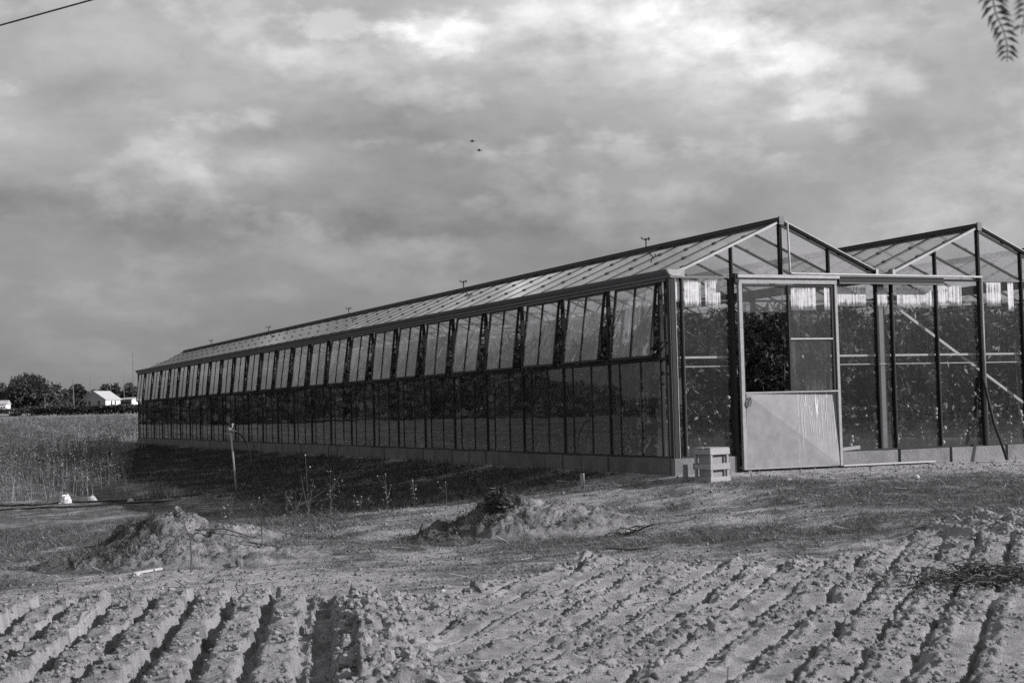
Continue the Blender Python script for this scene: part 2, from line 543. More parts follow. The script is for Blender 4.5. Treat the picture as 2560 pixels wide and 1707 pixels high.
def fbm(x, y, o=4, g=0.5):
    s, a = 0.0, 1.0
    for k in range(o):
        s = s + a * perlin(x + 17.3 * k, y - 9.1 * k)
        x, y, a = x * 2.03, y * 2.03, a * g
    return s


def cells(x, y, dens=0.75):
    """round lumps: height 0..1 of the tallest lump over each point"""
    xi, yi = np.floor(x).astype(np.int64), np.floor(y).astype(np.int64)
    best = np.zeros_like(x)
    for a in (-1, 0, 1):
        for b in (-1, 0, 1):
            h = _h(xi + a, yi + b)
            cx_, cy_2 = xi + a + _hx[h], yi + b + _hy[h]
            r = 0.28 + 0.5 * _hr[h]
            d = 1 - ((x - cx_) ** 2 + (y - cy_2) ** 2) / (r * r)
            hh = np.sqrt(np.clip(d, 0, 1)) * r * 1.3 * (_hr[(h * 7 + 3) & 4095] < dens)
            best = np.maximum(best, hh)
    return best


def crumbs(x, y, f, lo=0.0, hi=0.2, seed=0.0):
    """chunky broken soil: plateaus with steep ragged edges, 0..1"""
    wx = x + 0.35 / f * perlin(x * f * 1.7 + seed, y * f * 1.7)
    wy = y + 0.35 / f * perlin(x * f * 1.7, y * f * 1.7 + 7 + seed)
    n = perlin(wx * f + seed, wy * f) + 0.5 * perlin(wx * f * 2.1, wy * f * 2.1 + seed)
    t = np.clip((n - lo) / (hi - lo), 0, 1)
    return t * t * (3 - 2 * t) * (0.85 + 0.15 * np.clip(n * 2, 0, 1))


def sst(a, b, x):
    t = np.clip((x - a) / (b - a), 0, 1)
    return t * t * (3 - 2 * t)


# ------------------------------------------------------------------ terrain
def zg(x, y):
    x, y = np.asarray(x, float), np.asarray(y, float)
    L, F = np.maximum(0, -x), np.maximum(0, -y)
    zz = 0.075 - 0.66 * (1 - np.exp(-(L / 3.4 + F / 6.0)))
    s = np.clip((y - 30) / 95, 0, 1)
    zz = zz + 1.3 * s * s * (3 - 2 * s)
    zz = zz + np.clip(y - 125, 0, 435) * 0.0085
    return zz


def zground(x, y):
    """terrain with its small unevenness"""
    out = sst(-0.02, 0.4, np.maximum(-np.asarray(x, float), -np.asarray(y, float)))
    return zg(x, y) + out * (0.035 * fbm(x * 0.9, y * 0.9, 3) + 0.012 * fbm(x * 4.3, y * 4.3, 3))


def gp(x, y, dz=0.0):
    return (float(x), float(y), float(zground(np.array([x * 1.0]), np.array([y * 1.0]))[0]) + dz)


# edge of the ploughed land (world metres)
PE = np.array([(-13.0, -2.9), (-8.3, -3.7), (-6.7, -3.97), (-5.52, -4.85), (-4.4, -4.75), (-3.36, -4.1), (-2.5, -5.0),
               (-1.65, -5.35), (-0.8, -5.2), (0.38, -4.4), (1.7, -4.1), (5.0, -3.5)])


def plough_mask(x, y):
    ye = np.interp(x, PE[:, 0], PE[:, 1])
    d = ye - y + 0.22 * fbm(x * 1.6, y * 1.6, 3)
    return sst(-0.05, 0.22, d)


def plough_h(x, y):
    P0 = np.array([-6.12, -5.04])
    a1 = R(17)
    u = (x - P0[0]) * math.cos(a1) - (y - P0[1]) * math.sin(a1)
    v = (x - P0[0]) * math.sin(a1) + (y - P0[1]) * math.cos(a1)
    big = fbm(x * 1.1 + 5, y * 1.1, 3)
    fine = fbm(x * 12, y * 12, 4, 0.65)
    lump = crumbs(x, y, 8.0, 0.05, 0.3)
    lump2 = crumbs(x, y, 17.0, 0.0, 0.25, 5.0)
    lump3 = crumbs(x, y, 4.2, 0.1, 0.4, 9.0)
    # --- left: slabs turned by the share, with deep crumbling gaps
    uw = u + 0.075 * fbm(x * 2.4, y * 2.4, 3) + 0.02 * fbm(x * 12, y * 12, 2)
    row = np.floor(uw / 0.30)
    t = uw / 0.30 - row
    rh = _hr[(row.astype(np.int64) * 13 + 77) & 4095]
    slab = sst(0.0, 0.10, t) * (1 - sst(0.66, 0.74, t + 0.12 * perlin(u * 5 + 3 * row, v * 5)))
    crumb = np.clip(1 - np.abs(t - 0.74) / 0.22, 0, 1) + np.clip(1 - t / 0.15, 0, 1) * 0.5
    crack = np.clip(1 - np.abs(perlin(u * 2.6 + 40 * rh, v * 8.5)) / 0.10, 0, 1)
    plate = fbm(u * 2.2 + 9 * row, v * 4.4, 3)
    hl = 0.082 * slab * (0.8 + 0.4 * rh) + 0.012 * slab * t + 0.024 * slab * plate - 0.022 * crack * slab * sst(0.0, 0.25, plate)
    patch = sst(-0.05, 0.28, fbm(x * 2.6 + 31, y * 2.6, 3))
    hl = hl + (0.026 * lump * crumb + 0.014 * lump2 * (0.15 + crumb)) * (0.5 + patch) + 0.020 * lump3 * patch + 0.009 * fine * (0.3 + crumb + patch) - 0.045 * (1 - slab)
    # --- right: drill rows, smooth ledges and cloddy ridges
    a2 = R(44)
    u2 = x * math.cos(a2) - y * math.sin(a2)
    v2 = x * math.sin(a2) + y * math.cos(a2)
    uw2 = u2 + 0.05 * fbm(x * 1.7 + 3, y * 1.7, 3) + 0.015 * fbm(x * 11, y * 11, 2)
    row2 = np.floor(uw2 / 0.29)
    t2 = uw2 / 0.29 - row2
    rh2 = _hr[(row2.astype(np.int64) * 29 + 11) & 4095]
    pit = (1 - sst(0.06, 0.17, t2)) * sst(-0.1, 0.0, t2) + sst(0.93, 1.0, t2)
    ridge = sst(0.06, 0.18, t2) * (1 - sst(0.34, 0.58, t2))
    ledge = sst(0.30, 0.5, t2) * (0.026 - 0.03 * (t2 - 0.5))
    brk = 0.25 + 0.75 * sst(-0.25, 0.15, fbm(x * 2.1 + 50, y * 2.1, 3))
    la = crumbs(u2, v2 * 0.5, 10.0, -0.05, 0.22, 21.0)
    lb = crumbs(u2, v2 * 0.7, 21.0, -0.05, 0.25, 33.0)
    rg = ridge * (0.012 + brk * (0.012 * rh2 + 0.030 * la + 0.012 * lb + 0.014 * lump3 * rh2))
    hr_ = ledge - 0.052 * pit * (0.4 + 0.6 * brk) + 0.062 * np.tanh(rg * 1.15 / 0.062) + 0.009 * fine * (0.25 + ridge + pit) \
        + 0.010 * fbm(x * 3, y * 3, 3)
    rough = sst(0.10, 0.45, fbm(x * 0.7 + 11, y * 0.7 + 4, 3) + 0.30 * sst(-3.2, -1.2, x) * sst(-6.0, -8.0, y))
    hr_ = hr_ * (1 - 0.55 * rough) + rough * (0.016 * lump + 0.014 * lump2 + 0.022 * lump3 + 0.012 * fine)
    # --- far right corner: deeper furrows running towards the lens
    a3 = R(8)
    u3 = x * math.cos(a3) - y * math.sin(a3) + 0.07 * fbm(x * 1.9, y * 1.9 + 8, 3)
    t3 = u3 / 0.42 - np.floor(u3 / 0.42)
    h3 = 0.10 * np.exp(-((t3 - 0.5) / 0.24) ** 2) * (0.75 + 0.5 * fbm(x * 3, y * 3, 3)) + 0.016 * lump3 + 0.014 * lump + 0.010 * fine
    w3 = sst(-0.9, 0.2, x) * sst(-6.1, -5.3, y)
    hr_ = hr_ * (1 - w3) + h3 * w3
    # --- wheel rut and thrown-up bank between the two
    ud = u + 0.03 * fbm(x * 4, y * 4, 3)
    vend = 1 - sst(0.0, 0.55, v + 0.1 * fbm(x * 3, y * 3, 2))
    rut = sst(-0.015, 0.02, ud) * (1 - sst(0.13, 0.16, ud))
    step = sst(0.13, 0.155, ud) * (1 - sst(0.26, 0.29, ud))
    bank = sst(0.26, 0.31, ud + 0.03 * perlin(x * 7, y * 7)) * (1 - sst(0.36, 0.85, ud))
    hb = -0.085 * rut * (1 - 0.5 * lump) + step * (0.01 + 0.03 * lump2) + bank * (0.055 + 0.05 * big + 0.045 * lump + 0.07 * lump3 + 0.022 * fine) + 0.022 * lump2 * bank
    wl = 1 - sst(-0.03, 0.01, ud)
    wr = sst(0.35, 0.75, ud)
    h = hl * wl + hr_ * wr + hb * vend * (1 - wl) + (1 - vend) * (1 - wl) * (1 - wr) * 0.03 * lump
    # heap at the headland
    hp = np.exp(-(((x + 3.45) / 0.42) ** 2 + ((y + 4.25) / 0.30) ** 2))
    h = h + hp * (0.085 + 0.012 * lump + 0.014 * fine)
    return h + 0.03 * big + 0.006 * perlin(x * 31, y * 31) * (0.4 + np.clip(h * 12, 0, 1)) + 0.004 * perlin(x * 19 + 3, y * 19)


def litter(x, y):
    """0 = bare pale soil, 1 = dark turf and litter"""
    n = fbm(x * 0.55 + 3, y * 0.75, 4, 0.55) * 1.3 + 0.35 * fbm(x * 2.6, y * 3.4, 3)
    d = 0.62 + 0.75 * n
    def blob(cx_, cy_2, rx, ry, a): return a * np.exp(-(((x - cx_) / rx) ** 2 + ((y - cy_2) / ry) ** 2))
    d = d + blob(-1.6, 0.0, 1.9, 1.2, -0.55)        # trodden soil by the corner
    d = d + blob(-8.0, -3.0, 3.2, 0.8, -0.75) + blob(-5.0, -3.9, 1.3, 0.7, -0.6)
    d = d + blob(-3.0, 0.6, 1.3, 0.5, -0.25)
    d = d - 0.9 * sst(0.75, 0.1, -y) * sst(-0.3, 0.4, x)   # strip along the gable wall
    d = d + blob(-2.2, -3.9, 1.6, 0.8, 0.35) + blob(2.0, -2.8, 3.0, 1.3, 0.4) + blob(-5.6, -0.3, 1.6, 1.0, 0.25)
    d = d + 0.5 * sst(0.4, 2.5, y) * sst(0.2, -0.8, x)
    d = d + 0.35 * sst(30, 45, y)
    d = d - 0.30 * sst(78, 95, y + 0.2 * x) * sst(160, 120, y)
    return np.clip(d, 0, 1)


def axis(pts):
    out = []
    for (a, b, st) in pts:
        n = max(1, int(round((b - a) / st)))
        out += list(np.linspace(a, b, n, endpoint=False))
    out.append(pts[-1][1])
    return np.array(out)


def grid_mesh(name, xs, ys, fz, ftone, mt, smooth=True):
    X, Y = np.meshgrid(xs, ys)
    x, y = X.ravel(), Y.ravel()
    zz = fz(x, y)
    V = np.stack([x, y, zz], 1)
    nx, ny = len(xs), len(ys)
    i = np.arange(nx * ny).reshape(ny, nx)
    Q = np.stack([i[:-1, :-1].ravel(), i[:-1, 1:].ravel(), i[1:, 1:].ravel(), i[1:, :-1].ravel()], 1)
    return arr_mesh(name, V, Q, mt, ftone(x, y), smooth)


def ground_z(x, y):
    zz = zground(x, y)
    inside = sst(-11.2, -10.9, x) * sst(3.4, 3.1, x) * sst(-11.6, -11.3, y)
    zz = zz - 0.22 * sst(0.75, 1.0, plough_mask(x, y)) * inside
    # bury the ground under the greenhouse floor a little
    # clumps of turf
    zz = zz + 0.02 * litter(x, y) * np.clip(fbm(x * 5.0, y * 5.0, 3), 0, 1) * (np.maximum(-x, -y) > 0.2)
    return zz


def ground_tone(x, y):
    l = litter(x, y)
    st = fbm(x * 1.3 - y * 1.1, y * 7.0 + x * 1.5, 4, 0.6)
    l2 = np.clip(l + 0.8 * st - 0.05, 0, 1)
    l2 = np.where(y > 30, np.maximum(l2, 0.62), l2)
    v = 0.43 * (1 - l2) + 0.12 * l2
    v = v * (1 + 0.15 * fbm(x * 3, y * 3, 3))
    inside = (x > 0) & (y > 0) & (y < 37.4)
    return np.where(inside, 0.10, np.clip(v, 0.05, 0.5))


xs = axis([(-2200, -400, 200), (-400, -100, 30), (-100, -30, 5), (-30, -13, 0.7), (-13, 8, 0.06), (8, 20, 0.6), (20, 120, 8), (120, 500, 40), (500, 2200, 200)])
ys = axis([(-400, -60, 40), (-60, -14, 4), (-14, -5.5, 0.2), (-5.5, 4, 0.06), (4, 14, 0.11), (14, 45, 0.45), (45, 130, 1.6), (130, 500, 14), (500, 3500, 200)])
g = link('ground', grid_mesh('ground', xs, ys, ground_z, ground_tone, M['ground']))
tag(g, kind='structure')


def pl_z(x, y):
    mk = plough_mask(x, y)
    e = sst(-11.2, -10.8, x) * sst(3.4, 3.0, x) * sst(-11.6, -11.2, y)
    mk = mk * e
    return zg(x, y) + 0.035 * fbm(x * 0.9, y * 0.9, 3) + (plough_h(x, y)) * sst(0, 1, mk) - 0.09 * (1 - sst(0.0, 0.5, mk))


def pl_tone(x, y):
    return np.clip(0.37 * (1 + 0.30 * fbm(x * 1.3, y * 1.3, 3) + 0.25 * fbm(x * 7, y * 7, 3)) * (1 - 0.30 * crumbs(x, y, 4.2, 0.1, 0.4, 9.0)), 0.12, 0.55)


px_, py_ = np.arange(-11.2, 3.41, 0.0155), np.arange(-11.6, -3.0, 0.0135)
pf = link('ploughed_field', grid_mesh('ploughed_field', px_, py_, pl_z, pl_tone, M['soil']))
tag(pf, kind='structure')


def plough_top(x, y):
    return pl_z(np.array([float(x)]), np.array([float(y)]))[0]


# ------------------------------------------------------------------ greenhouse
NB, LEN, BAY, EAVE, RIDGE, FND = 4, 37.33, 3.2, 2.60, 3.25, 0.27
YK = [0.31 + 1.424 * k for k in range(27)]
GH = thing('greenhouse', 'long glass greenhouse of side by side pitched roofs with open vents and a metal door', 'greenhouse')


def roof_z(x):
    b = math.floor(x / BAY)
    f = x - b * BAY
    d = abs(f - 1.6)
    return EAVE + (RIDGE - EAVE) * min(1.0, max(0.0, (1.6 - d - 0.13) / 1.47))


# foundation blocks
def block(name, x0, x1, y0, y1, mt=M['concrete']):
    b = MB()
    j = 0.004
    b.box(x0, x1, y0, y1, -0.55, FND + random.uniform(-0.006, 0.003), 0, j)
    return part(name, b, mt, GH)


for k in range(26):
    y0 = 0.04 if k == 0 else YK[k] + 0.0
    y1 = YK[k + 1]
    gap = 0.06 if k % 2 == 1 else 0.014
    mid = (y0 + y1) / 2 + random.uniform(-0.15, 0.15)
    block('concrete_block', -0.07 + random.uniform(-0.012, 0.010), 0.04, y0, mid - 0.008, M['concrete_shaded'])
    block('concrete_block', -0.07 + random.uniform(-0.012, 0.010), 0.04, mid + 0.008, y1 - gap, M['concrete_shaded'])
fx = [-0.07, 0.40, 0.86]
for a, b_ in zip(fx[:-1], fx[1:]):
    block('concrete_block', a, b_ - 0.008, -0.07 + random.uniform(-0.004, 0.004), 0.03)
x = 2.39
while x < NB * BAY:
    w = random.choice([0.62, 0.72, 0.85, 0.95])
    gp_ = random.choice([0.007, 0.009, 0.05])
    block('concrete_block', x, min(x + w, 12.86) - gp_, -0.07 + random.uniform(-0.006, 0.006), 0.03)
    x += w
core = MB()
core.box(-0.05, 0.03, 0.05, LEN, -0.5, 0.25)
core.box(0.05, 0.85, -0.05, 0.02, -0.5, 0.25)
core.box(2.40, 12.8, -0.05, 0.02, -0.5, 0.25)
core.box(12.75, 12.85, 0.05, LEN, -0.5, 0.26)
core.box(0.05, 12.7, LEN, LEN + 0.1, -0.5, 0.26)
part('foundation_core', core, M['concrete_dark'], GH)
foot = MB()   # rough footing where the soil has washed away from the corner
for i in range(26):
    a = random.random()
    if a < 0.6: foot.ball((random.uniform(-0.12, 0.85), random.uniform(-0.16, -0.08), 0.02 - random.random() * 0.05), random.uniform(0.02, 0.055), 6, 4, 0, 0.3)
    else: foot.ball((random.uniform(-0.16, -0.09), random.uniform(0.0, 1.2), -0.06 + random.random() * 0.04), random.uniform(0.02, 0.05), 6, 4, 0, 0.3)
part('footing_rubble', foot, M['concrete'], GH)

# sills
b = MB()
b.box(-0.045, 0.035, 0.0, LEN, FND, FND + 0.02)
part('base_sill', b, M['frame_dark'], GH)
b = MB()
b.box(0.04, 0.86, -0.045, 0.03, FND, FND + 0.018)
b.box(2.40, 12.8, -0.045, 0.03, FND, FND + 0.018)
part('base_sill', b, M['frame_dark'], GH)
b = MB()
b.box(-0.04, 0.03, 0.10, LEN, 1.488, 1.522)
b.box(-0.048, -0.04, 0.10, LEN, 1.494, 1.504)
part('vent_sill', b, M['frame_dark'], GH)
b = MB()
b.box(-0.034, 0.03, 0.10, LEN, 2.475, 2.498)
part('vent_head', b, M['frame_mid'], GH)

# side posts, bars and panes
pm = MB(); pm.box(-0.020, 0.03, -0.020, 0.020, FND + 0.02, 2.475); pm.box(-0.026, -0.020, -0.010, 0.010, FND + 0.02, 1.488)
pmesh = pm.mesh('post', M['frame_dark'])
bm_ = MB(); bm_.box(-0.014, 0.02, -0.010, 0.010, FND + 0.02, 1.488)
for zc in (0.6, 1.15): bm_.box(-0.020, -0.014, -0.014, 0.014, zc, zc + 0.02)
bmesh_low = bm_.mesh('mullion', M['frame_dark'])


def pane_mesh(name, w, z0, z1, mt):
    b = MB(); b.box(-0.006, -0.002, 0.0, w, z0, z1); return b.mesh(name, mt)


lowp = [(0.0, 0.545), (0.545, 0.585), (1.13, 0.294)]
pmeshes = [pane_mesh('pane', w, FND + 0.02, 1.488, M['glass_side']) for _, w in lowp]
strip_up = pane_mesh('pane', 0.270, 1.522, 2.475, M['glass'])
# hinged vent: local origin on the hinge line, hangs down
VH = 0.945
vm_ = MB()
for (a, c) in ((0.0, 0.03), (1.085, 1.115)): vm_.box(-0.018, 0.014, a, c, -VH, 0)
vm_.box(-0.018, 0.014, 0.03, 1.085, -0.028, 0)
vm_.box(-0.020, 0.016, 0.03, 1.085, -VH - 0.004, -VH + 0.028)
vm_.box(-0.016, 0.012, 0.545, 0.570, -VH + 0.028, -0.028)
vmesh = vm_.mesh('vent_window', M['frame_dark'])
vp1 = pane_mesh('pane', 0.515, -VH + 0.028, -0.028, M['glass_vent'])
st_ = MB(); st_.bar((0.0, 0.0, -VH + 0.05), (0.20, 0.0, -0.42), 0.016, 0.010)
stm = st_.mesh('stay', M['alu'])
for k in range(26):
    y = YK[k]
    link('post', pmesh, GH, (0, y, 0))
    for (o, w), me in zip(lowp, pmeshes):
        link('pane', me, GH, (0, y + o, 0))
    for o in (0.545, 1.13): link('mullion', bmesh_low, GH, (0, y + o, 0))
    sm = link('pane', strip_up, GH, (0, y + 1.15, 0))
    v = link('vent_window', vmesh, GH, (-0.022, y + 0.030, 2.472), (0, R((7.4 if k < 12 else 6.8) + random.uniform(-1.0, 0.9)), 0))
    link('pane', vp1, v, (0, 0.030, 0)); link('pane', vp1, v, (0, 0.570, 0))
    link('stay', stm, v, (0, 0.82, 0))
link('post', pmesh, GH, (0, YK[26] - 0.0, 0))

# corner
b = MB()
b.box(-0.045, 0.012, -0.045, 0.03, FND, 2.50, 0)
b.box(-0.036, 0.01, 0.045, 0.075, FND, 2.50, 0)
b.box(-0.030, 0.01, 0.135, 0.155, FND, 2.48, 0)
b.box(0.018, 0.024, -0.050, 0.00, FND, 2.50, 1)
b.box(-0.050, -0.045, -0.03, -0.018, FND, 2.50, 1)
part('corner_post', b, [M['corner'], M['alu']], GH)
b = MB(); b.box(-0.006, -0.002, 0.16, 0.288, FND + 0.02, 2.475)
part('pane', b, M['glass'], GH)
b = MB(); b.box(0.03, 0.108, 0.02, 0.026, 0.93, 1.24)
part('paper_sheet', b, M['white_board'], GH)

# side gutter: moulded section, closed by a pale stop end
def extrude_y(poly, y0, y1, b, mi=0):
    n = len(poly)
    pts = [(x, y0, z_) for x, z_ in poly] + [(x, y1, z_) for x, z_ in poly]
    fs = [tuple(range(n)), tuple(range(2 * n - 1, n - 1, -1))] + [(i, i + n, (i + 1) % n + n, (i + 1) % n) for i in range(n)]
    b.poly(pts, fs, mi)


b = MB()
extrude_y([(-0.035, 2.50), (-0.055, 2.515), (-0.055, 2.54), (-0.075, 2.545), (-0.095, 2.575), (-0.108, 2.605), (-0.100, 2.612), (-0.085, 2.585), (0.10, 2.57), (0.13, 2.60), (0.13, 2.50)], -0.06, LEN, b)
part('gutter', b, M['gutter'], GH)
b = MB()
b.poly([(-0.09, -0.064, 2.612), (-0.075, -0.064, 2.56), (-0.03, -0.064, 2.53), (0.15, -0.064, 2.515), (0.155, -0.064, 2.64), (0.09, -0.064, 2.618), (0.03, -0.064, 2.60),
        (-0.09, -0.058, 2.612), (-0.075, -0.058, 2.56), (-0.03, -0.058, 2.53), (0.15, -0.058, 2.515), (0.155, -0.058, 2.64), (0.09, -0.058, 2.618), (0.03, -0.058, 2.60)],
       [(0, 1, 2, 3, 4, 5, 6), (13, 12, 11, 10, 9, 8, 7)] + [(i, i + 7, (i + 1) % 7 + 7, (i + 1) % 7) for i in range(7)])
part('gutter_end', b, M['alu'], GH)
for k in range(1, NB + 1):
    xv = k * BAY
    b = MB()
    extrude_y([(xv - 0.14, 2.61), (xv - 0.13, 2.61), (xv - 0.07, 2.53), (xv + 0.07, 2.53), (xv + 0.13, 2.61), (xv + 0.14, 2.61), (xv + 0.08, 2.50), (xv - 0.08, 2.50)], -0.07, LEN, b)
    part('gutter', b, M['gutter'], GH)
    b = MB()
    b.box(xv - 0.10, xv + 0.10, -0.078, -0.071, 2.53, 2.58, 0)
    b.box(xv - 0.155, xv - 0.115, -0.078, -0.071, 2.57, 2.65, 0); b.box(xv + 0.115, xv + 0.155, -0.078, -0.071, 2.57, 2.65, 0)
    part('gutter_end', b, M['alu'], GH)

# roof: bars, panes, ridges
SX, SZ = 1.45, 0.63     # run and rise of a slope
nrow = 51
pitch = 0.73
th = math.atan2(SZ, SX)


def slope_meshes(side):
    s = 1 if side == 'l' else -1
    b = MB()
    b.bar((0, 0, -0.008), (s * SX, 0, SZ - 0.008), 0.026, 0.034)
    for f in (0.03, 0.34, 0.66, 0.95):
        b.bar((s * SX * f, 0, SZ * f + 0.013), (s * SX * (f + 0.03), 0, SZ * (f + 0.03) + 0.013), 0.040, 0.016)
    bar = b.mesh('glazing_bar', M['frame_dark'])
    p = MB()
    nx, nz = -s * math.sin(th) * 0.004, math.cos(th) * 0.004
    q = [(0, 0, 0), (s * SX, 0, SZ), (s * SX, pitch, SZ), (0, pitch, 0)]
    q2 = [(x + nx, y, z_ + nz) for x, y, z_ in q]
    p.poly(q + q2, [(3, 2, 1, 0), (4, 5, 6, 7), (0, 1, 5, 4), (1, 2, 6, 5), (2, 3, 7, 6), (3, 0, 4, 7)])
    return bar, p, b


bars = {s: slope_meshes(s) for s in 'lr'}
pmesh_roof = {s: bars[s][1].mesh('roof_pane', M['glass_roof']) for s in 'lr'}
restb, restp = MB(), MB()
order = ['0l', '1l', '2l', '1r', '0r', '2r', '3l', '3r']
cnt = 0
for key in order:
    bay, side = int(key[0]), key[1]
    x0 = bay * BAY + (0.13 if side == 'l' else 3.07)
    indiv = cnt < 5
    for j in range(nrow + 1):
        y = min(0.07 + pitch * j, LEN - 0.02)
        if indiv:
            link('glazing_bar', bars[side][0], GH, (x0, y, EAVE + 0.012))
            if j < nrow: link('roof_pane', pmesh_roof[side], GH, (x0, y, EAVE + 0.012))
        else:
            for src, dst in ((bars[side][2], restb), (bars[side][1], restp)):
                if src is bars[side][1] and j == nrow: continue
                o = len(dst.v)
                dst.v += [(a + x0, b__ + y, c + EAVE + 0.012) for a, b__, c in src.v]
                dst.f += [[o + i for i in f] for f in src.f]; dst.mi += src.mi
    cnt += 1
tag(part('roof_bars', restb, M['frame_dark'], GH), kind='stuff')
tag(part('roof_glazing', restp, M['glass_roof'], GH), kind='stuff')
for bay in range(NB):
    xa = bay * BAY + 1.6
    b = MB()
    extrude_y([(xa - 0.06, 3.215), (xa - 0.065, 3.25), (xa - 0.022, 3.278), (xa - 0.022, 3.30), (xa + 0.022, 3.30), (xa + 0.022, 3.278), (xa + 0.065, 3.25), (xa + 0.06, 3.215)], -0.05, LEN, b)
    part('ridge_cap', b, M['frame_dark'], GH)
    b = MB()
    b.box(xa - 0.035, xa + 0.035, -0.075, -0.052, 3.20, 3.31)
    part('ridge_end', b, M['frame_mid'], GH)
    for y_ in (-0.03, LEN - 0.03):
        for s in (-1, 1):
            b = MB()
            b.bar((xa + s * 1.47, y_, 2.605), (xa + s * 0.05, y_, 3.225), 0.05, 0.028 if s < 0 else 0.024)
            if s > 0: b.bar((xa + s * 1.47, y_ - 0.005, 2.628), (xa + s * 0.05, y_ - 0.005, 3.248), 0.06, 0.012, (0, 0, 1), 1)
            part('rafter', b, [M['alu'] if s < 0 else M['mullion'], M['alu']], GH)

# gable wall: mullions, panes
MX = []
for bay in range(NB):
    MX += [bay * BAY + o for o in (0.125, 0.86, 1.6, 2.335, 3.07)]
MX = sorted(MX)
DOOR = (0.885, 2.375)


def rz(x):
    bay = int(x // BAY)
    d = abs(x - bay * BAY - 1.6)
    return 2.60 + (1.47 - d) * 0.63 / 1.45 if d < 1.47 else 2.56


for x in MX:
    top = rz(x) - 0.005
    z0 = FND + 0.018
    if DOOR[0] < x < DOOR[1]: z0 = 2.535
    b = MB()
    wdt = 0.014 if abs((x % BAY) - 1.6) > 0.1 else 0.020
    b.box(x - wdt, x + wdt * 0.5, -0.040, 0.02, z0, top, 0)
    b.box(x + wdt * 0.5 + 0.001, x + wdt, -0.034, 0.02, z0, top, 1)
    part('mullion', b, [M['mullion'], M['frame_mid']], GH)
bounds = [0.03] + MX + []
cols = []
xs_ = [0.024] + MX
for a, c in zip(xs_[:-1], xs_[1:]):
    if c - a > 0.08: cols.append((a + 0.012, c - 0.012))
cols.append((MX[-1], 12.78))


def gpane(a, c, z0a, z0c, z1a, z1c, mt):
    b = MB()
    y0, y1 = -0.004, 0.0
    q = [(a, y0, z0a), (c, y0, z0c), (c, y0, z1c), (a, y0, z1a)]
    q2 = [(x, y1, zz) for x, _, zz in q]
    b.poly(q + q2, [(0, 1, 2, 3), (7, 6, 5, 4), (0, 4, 5, 1), (1, 5, 6, 2), (2, 6, 7, 3), (3, 7, 4, 0)])
    return part('pane', b, mt, GH)


for a, c in cols:
    if not (a > DOOR[0] - 0.05 and c < DOOR[1] + 0.05):
        gpane(a, c, FND + 0.018, FND + 0.018, 1.412, 1.412, M['glass'])
        gpane(a, c, 1.405, 1.405, 2.50, 2.50, M['glass_gable'])
    if rz((a + c) / 2) > 2.62:
        gpane(a, c, 2.535, 2.535, max(2.54, rz(a) - 0.03), max(2.54, rz(c) - 0.03), M['glass_gable'])
b = MB()
b.box(0.03, 12.8, -0.02, 0.02, 2.503, 2.530)
part('transom', b, M['frame_mid'], GH)
b = MB()
b.bar((0.03, 0.055, 1.515), (0.86, 0.055, 1.515), 0.032, 0.026); b.bar((2.36, 0.055, 1.515), (12.8, 0.055, 1.515), 0.032, 0.026)
part('wall_rail', b, M['alu'], GH)
b = MB()
b.bar((0.03, 0.03, 1.400), (0.86, 0.03, 1.400), 0.02, 0.012); b.bar((2.36, 0.03, 1.400), (12.8, 0.03, 1.400), 0.02, 0.012)
part('wall_rail', b, M['alu'], GH)
b = MB()
b.bar((3.40, 0.12, 2.215), (5.98, 0.12, 0.60), 0.035, 0.035, (0, 1, 0))
part('diagonal_brace', b, M['alu'], GH)
b = MB()
b.bar((0.02, 0.10, 1.72), (0.12, 0.30, 1.78), 0.02); b.bar((0.02, 0.10, 1.55), (0.12, 0.30, 1.76), 0.02)
part('corner_bracket', b, M['alu'], GH)
b = MB()
b.box(3.145, 3.235, 0.03, 0.10, 0.0, 2.5)
part('column', b, M['frame_mid'], GH)

# far end and far side glazing
for bay in range(NB):
    for a, c in ((0.14, 1.6), (1.6, 3.06)):
        b = MB()
        a_, c_ = bay * BAY + a, bay * BAY + c
        q = [(a_, LEN, 0.27), (c_, LEN, 0.27), (c_, LEN, rz(c_) - 0.03), (a_, LEN, rz(a_) - 0.03)]
        q2 = [(x, LEN + 0.004, zz) for x, _, zz in q]
        b.poly(q + q2, [(3, 2, 1, 0), (4, 5, 6, 7), (0, 1, 5, 4), (1, 2, 6, 5), (2, 3, 7, 6), (3, 0, 4, 7)])
        part('pane', b, M['glass_gable'], GH)
    for o in (0.125, 0.86, 1.6, 2.335, 3.07):
        b = MB(); b.box(bay * BAY + o - 0.015, bay * BAY + o + 0.015, LEN + 0.005, LEN + 0.05, 0.26, rz(bay * BAY + o))
        part('mullion', b, M['frame_dark'], GH)
for k in range(13):
    b = MB(); b.box(12.80, 12.804, YK[2 * k], YK[2 * k + 2] - 0.04, 0.27, 2.5)
    part('pane', b, M['glass'], GH)
    b = MB(); b.box(12.78, 12.83, YK[2 * k] - 0.04, YK[2 * k] - 0.002, 0.2, 2.5)
    part('post', b, M['frame_dark'], GH)

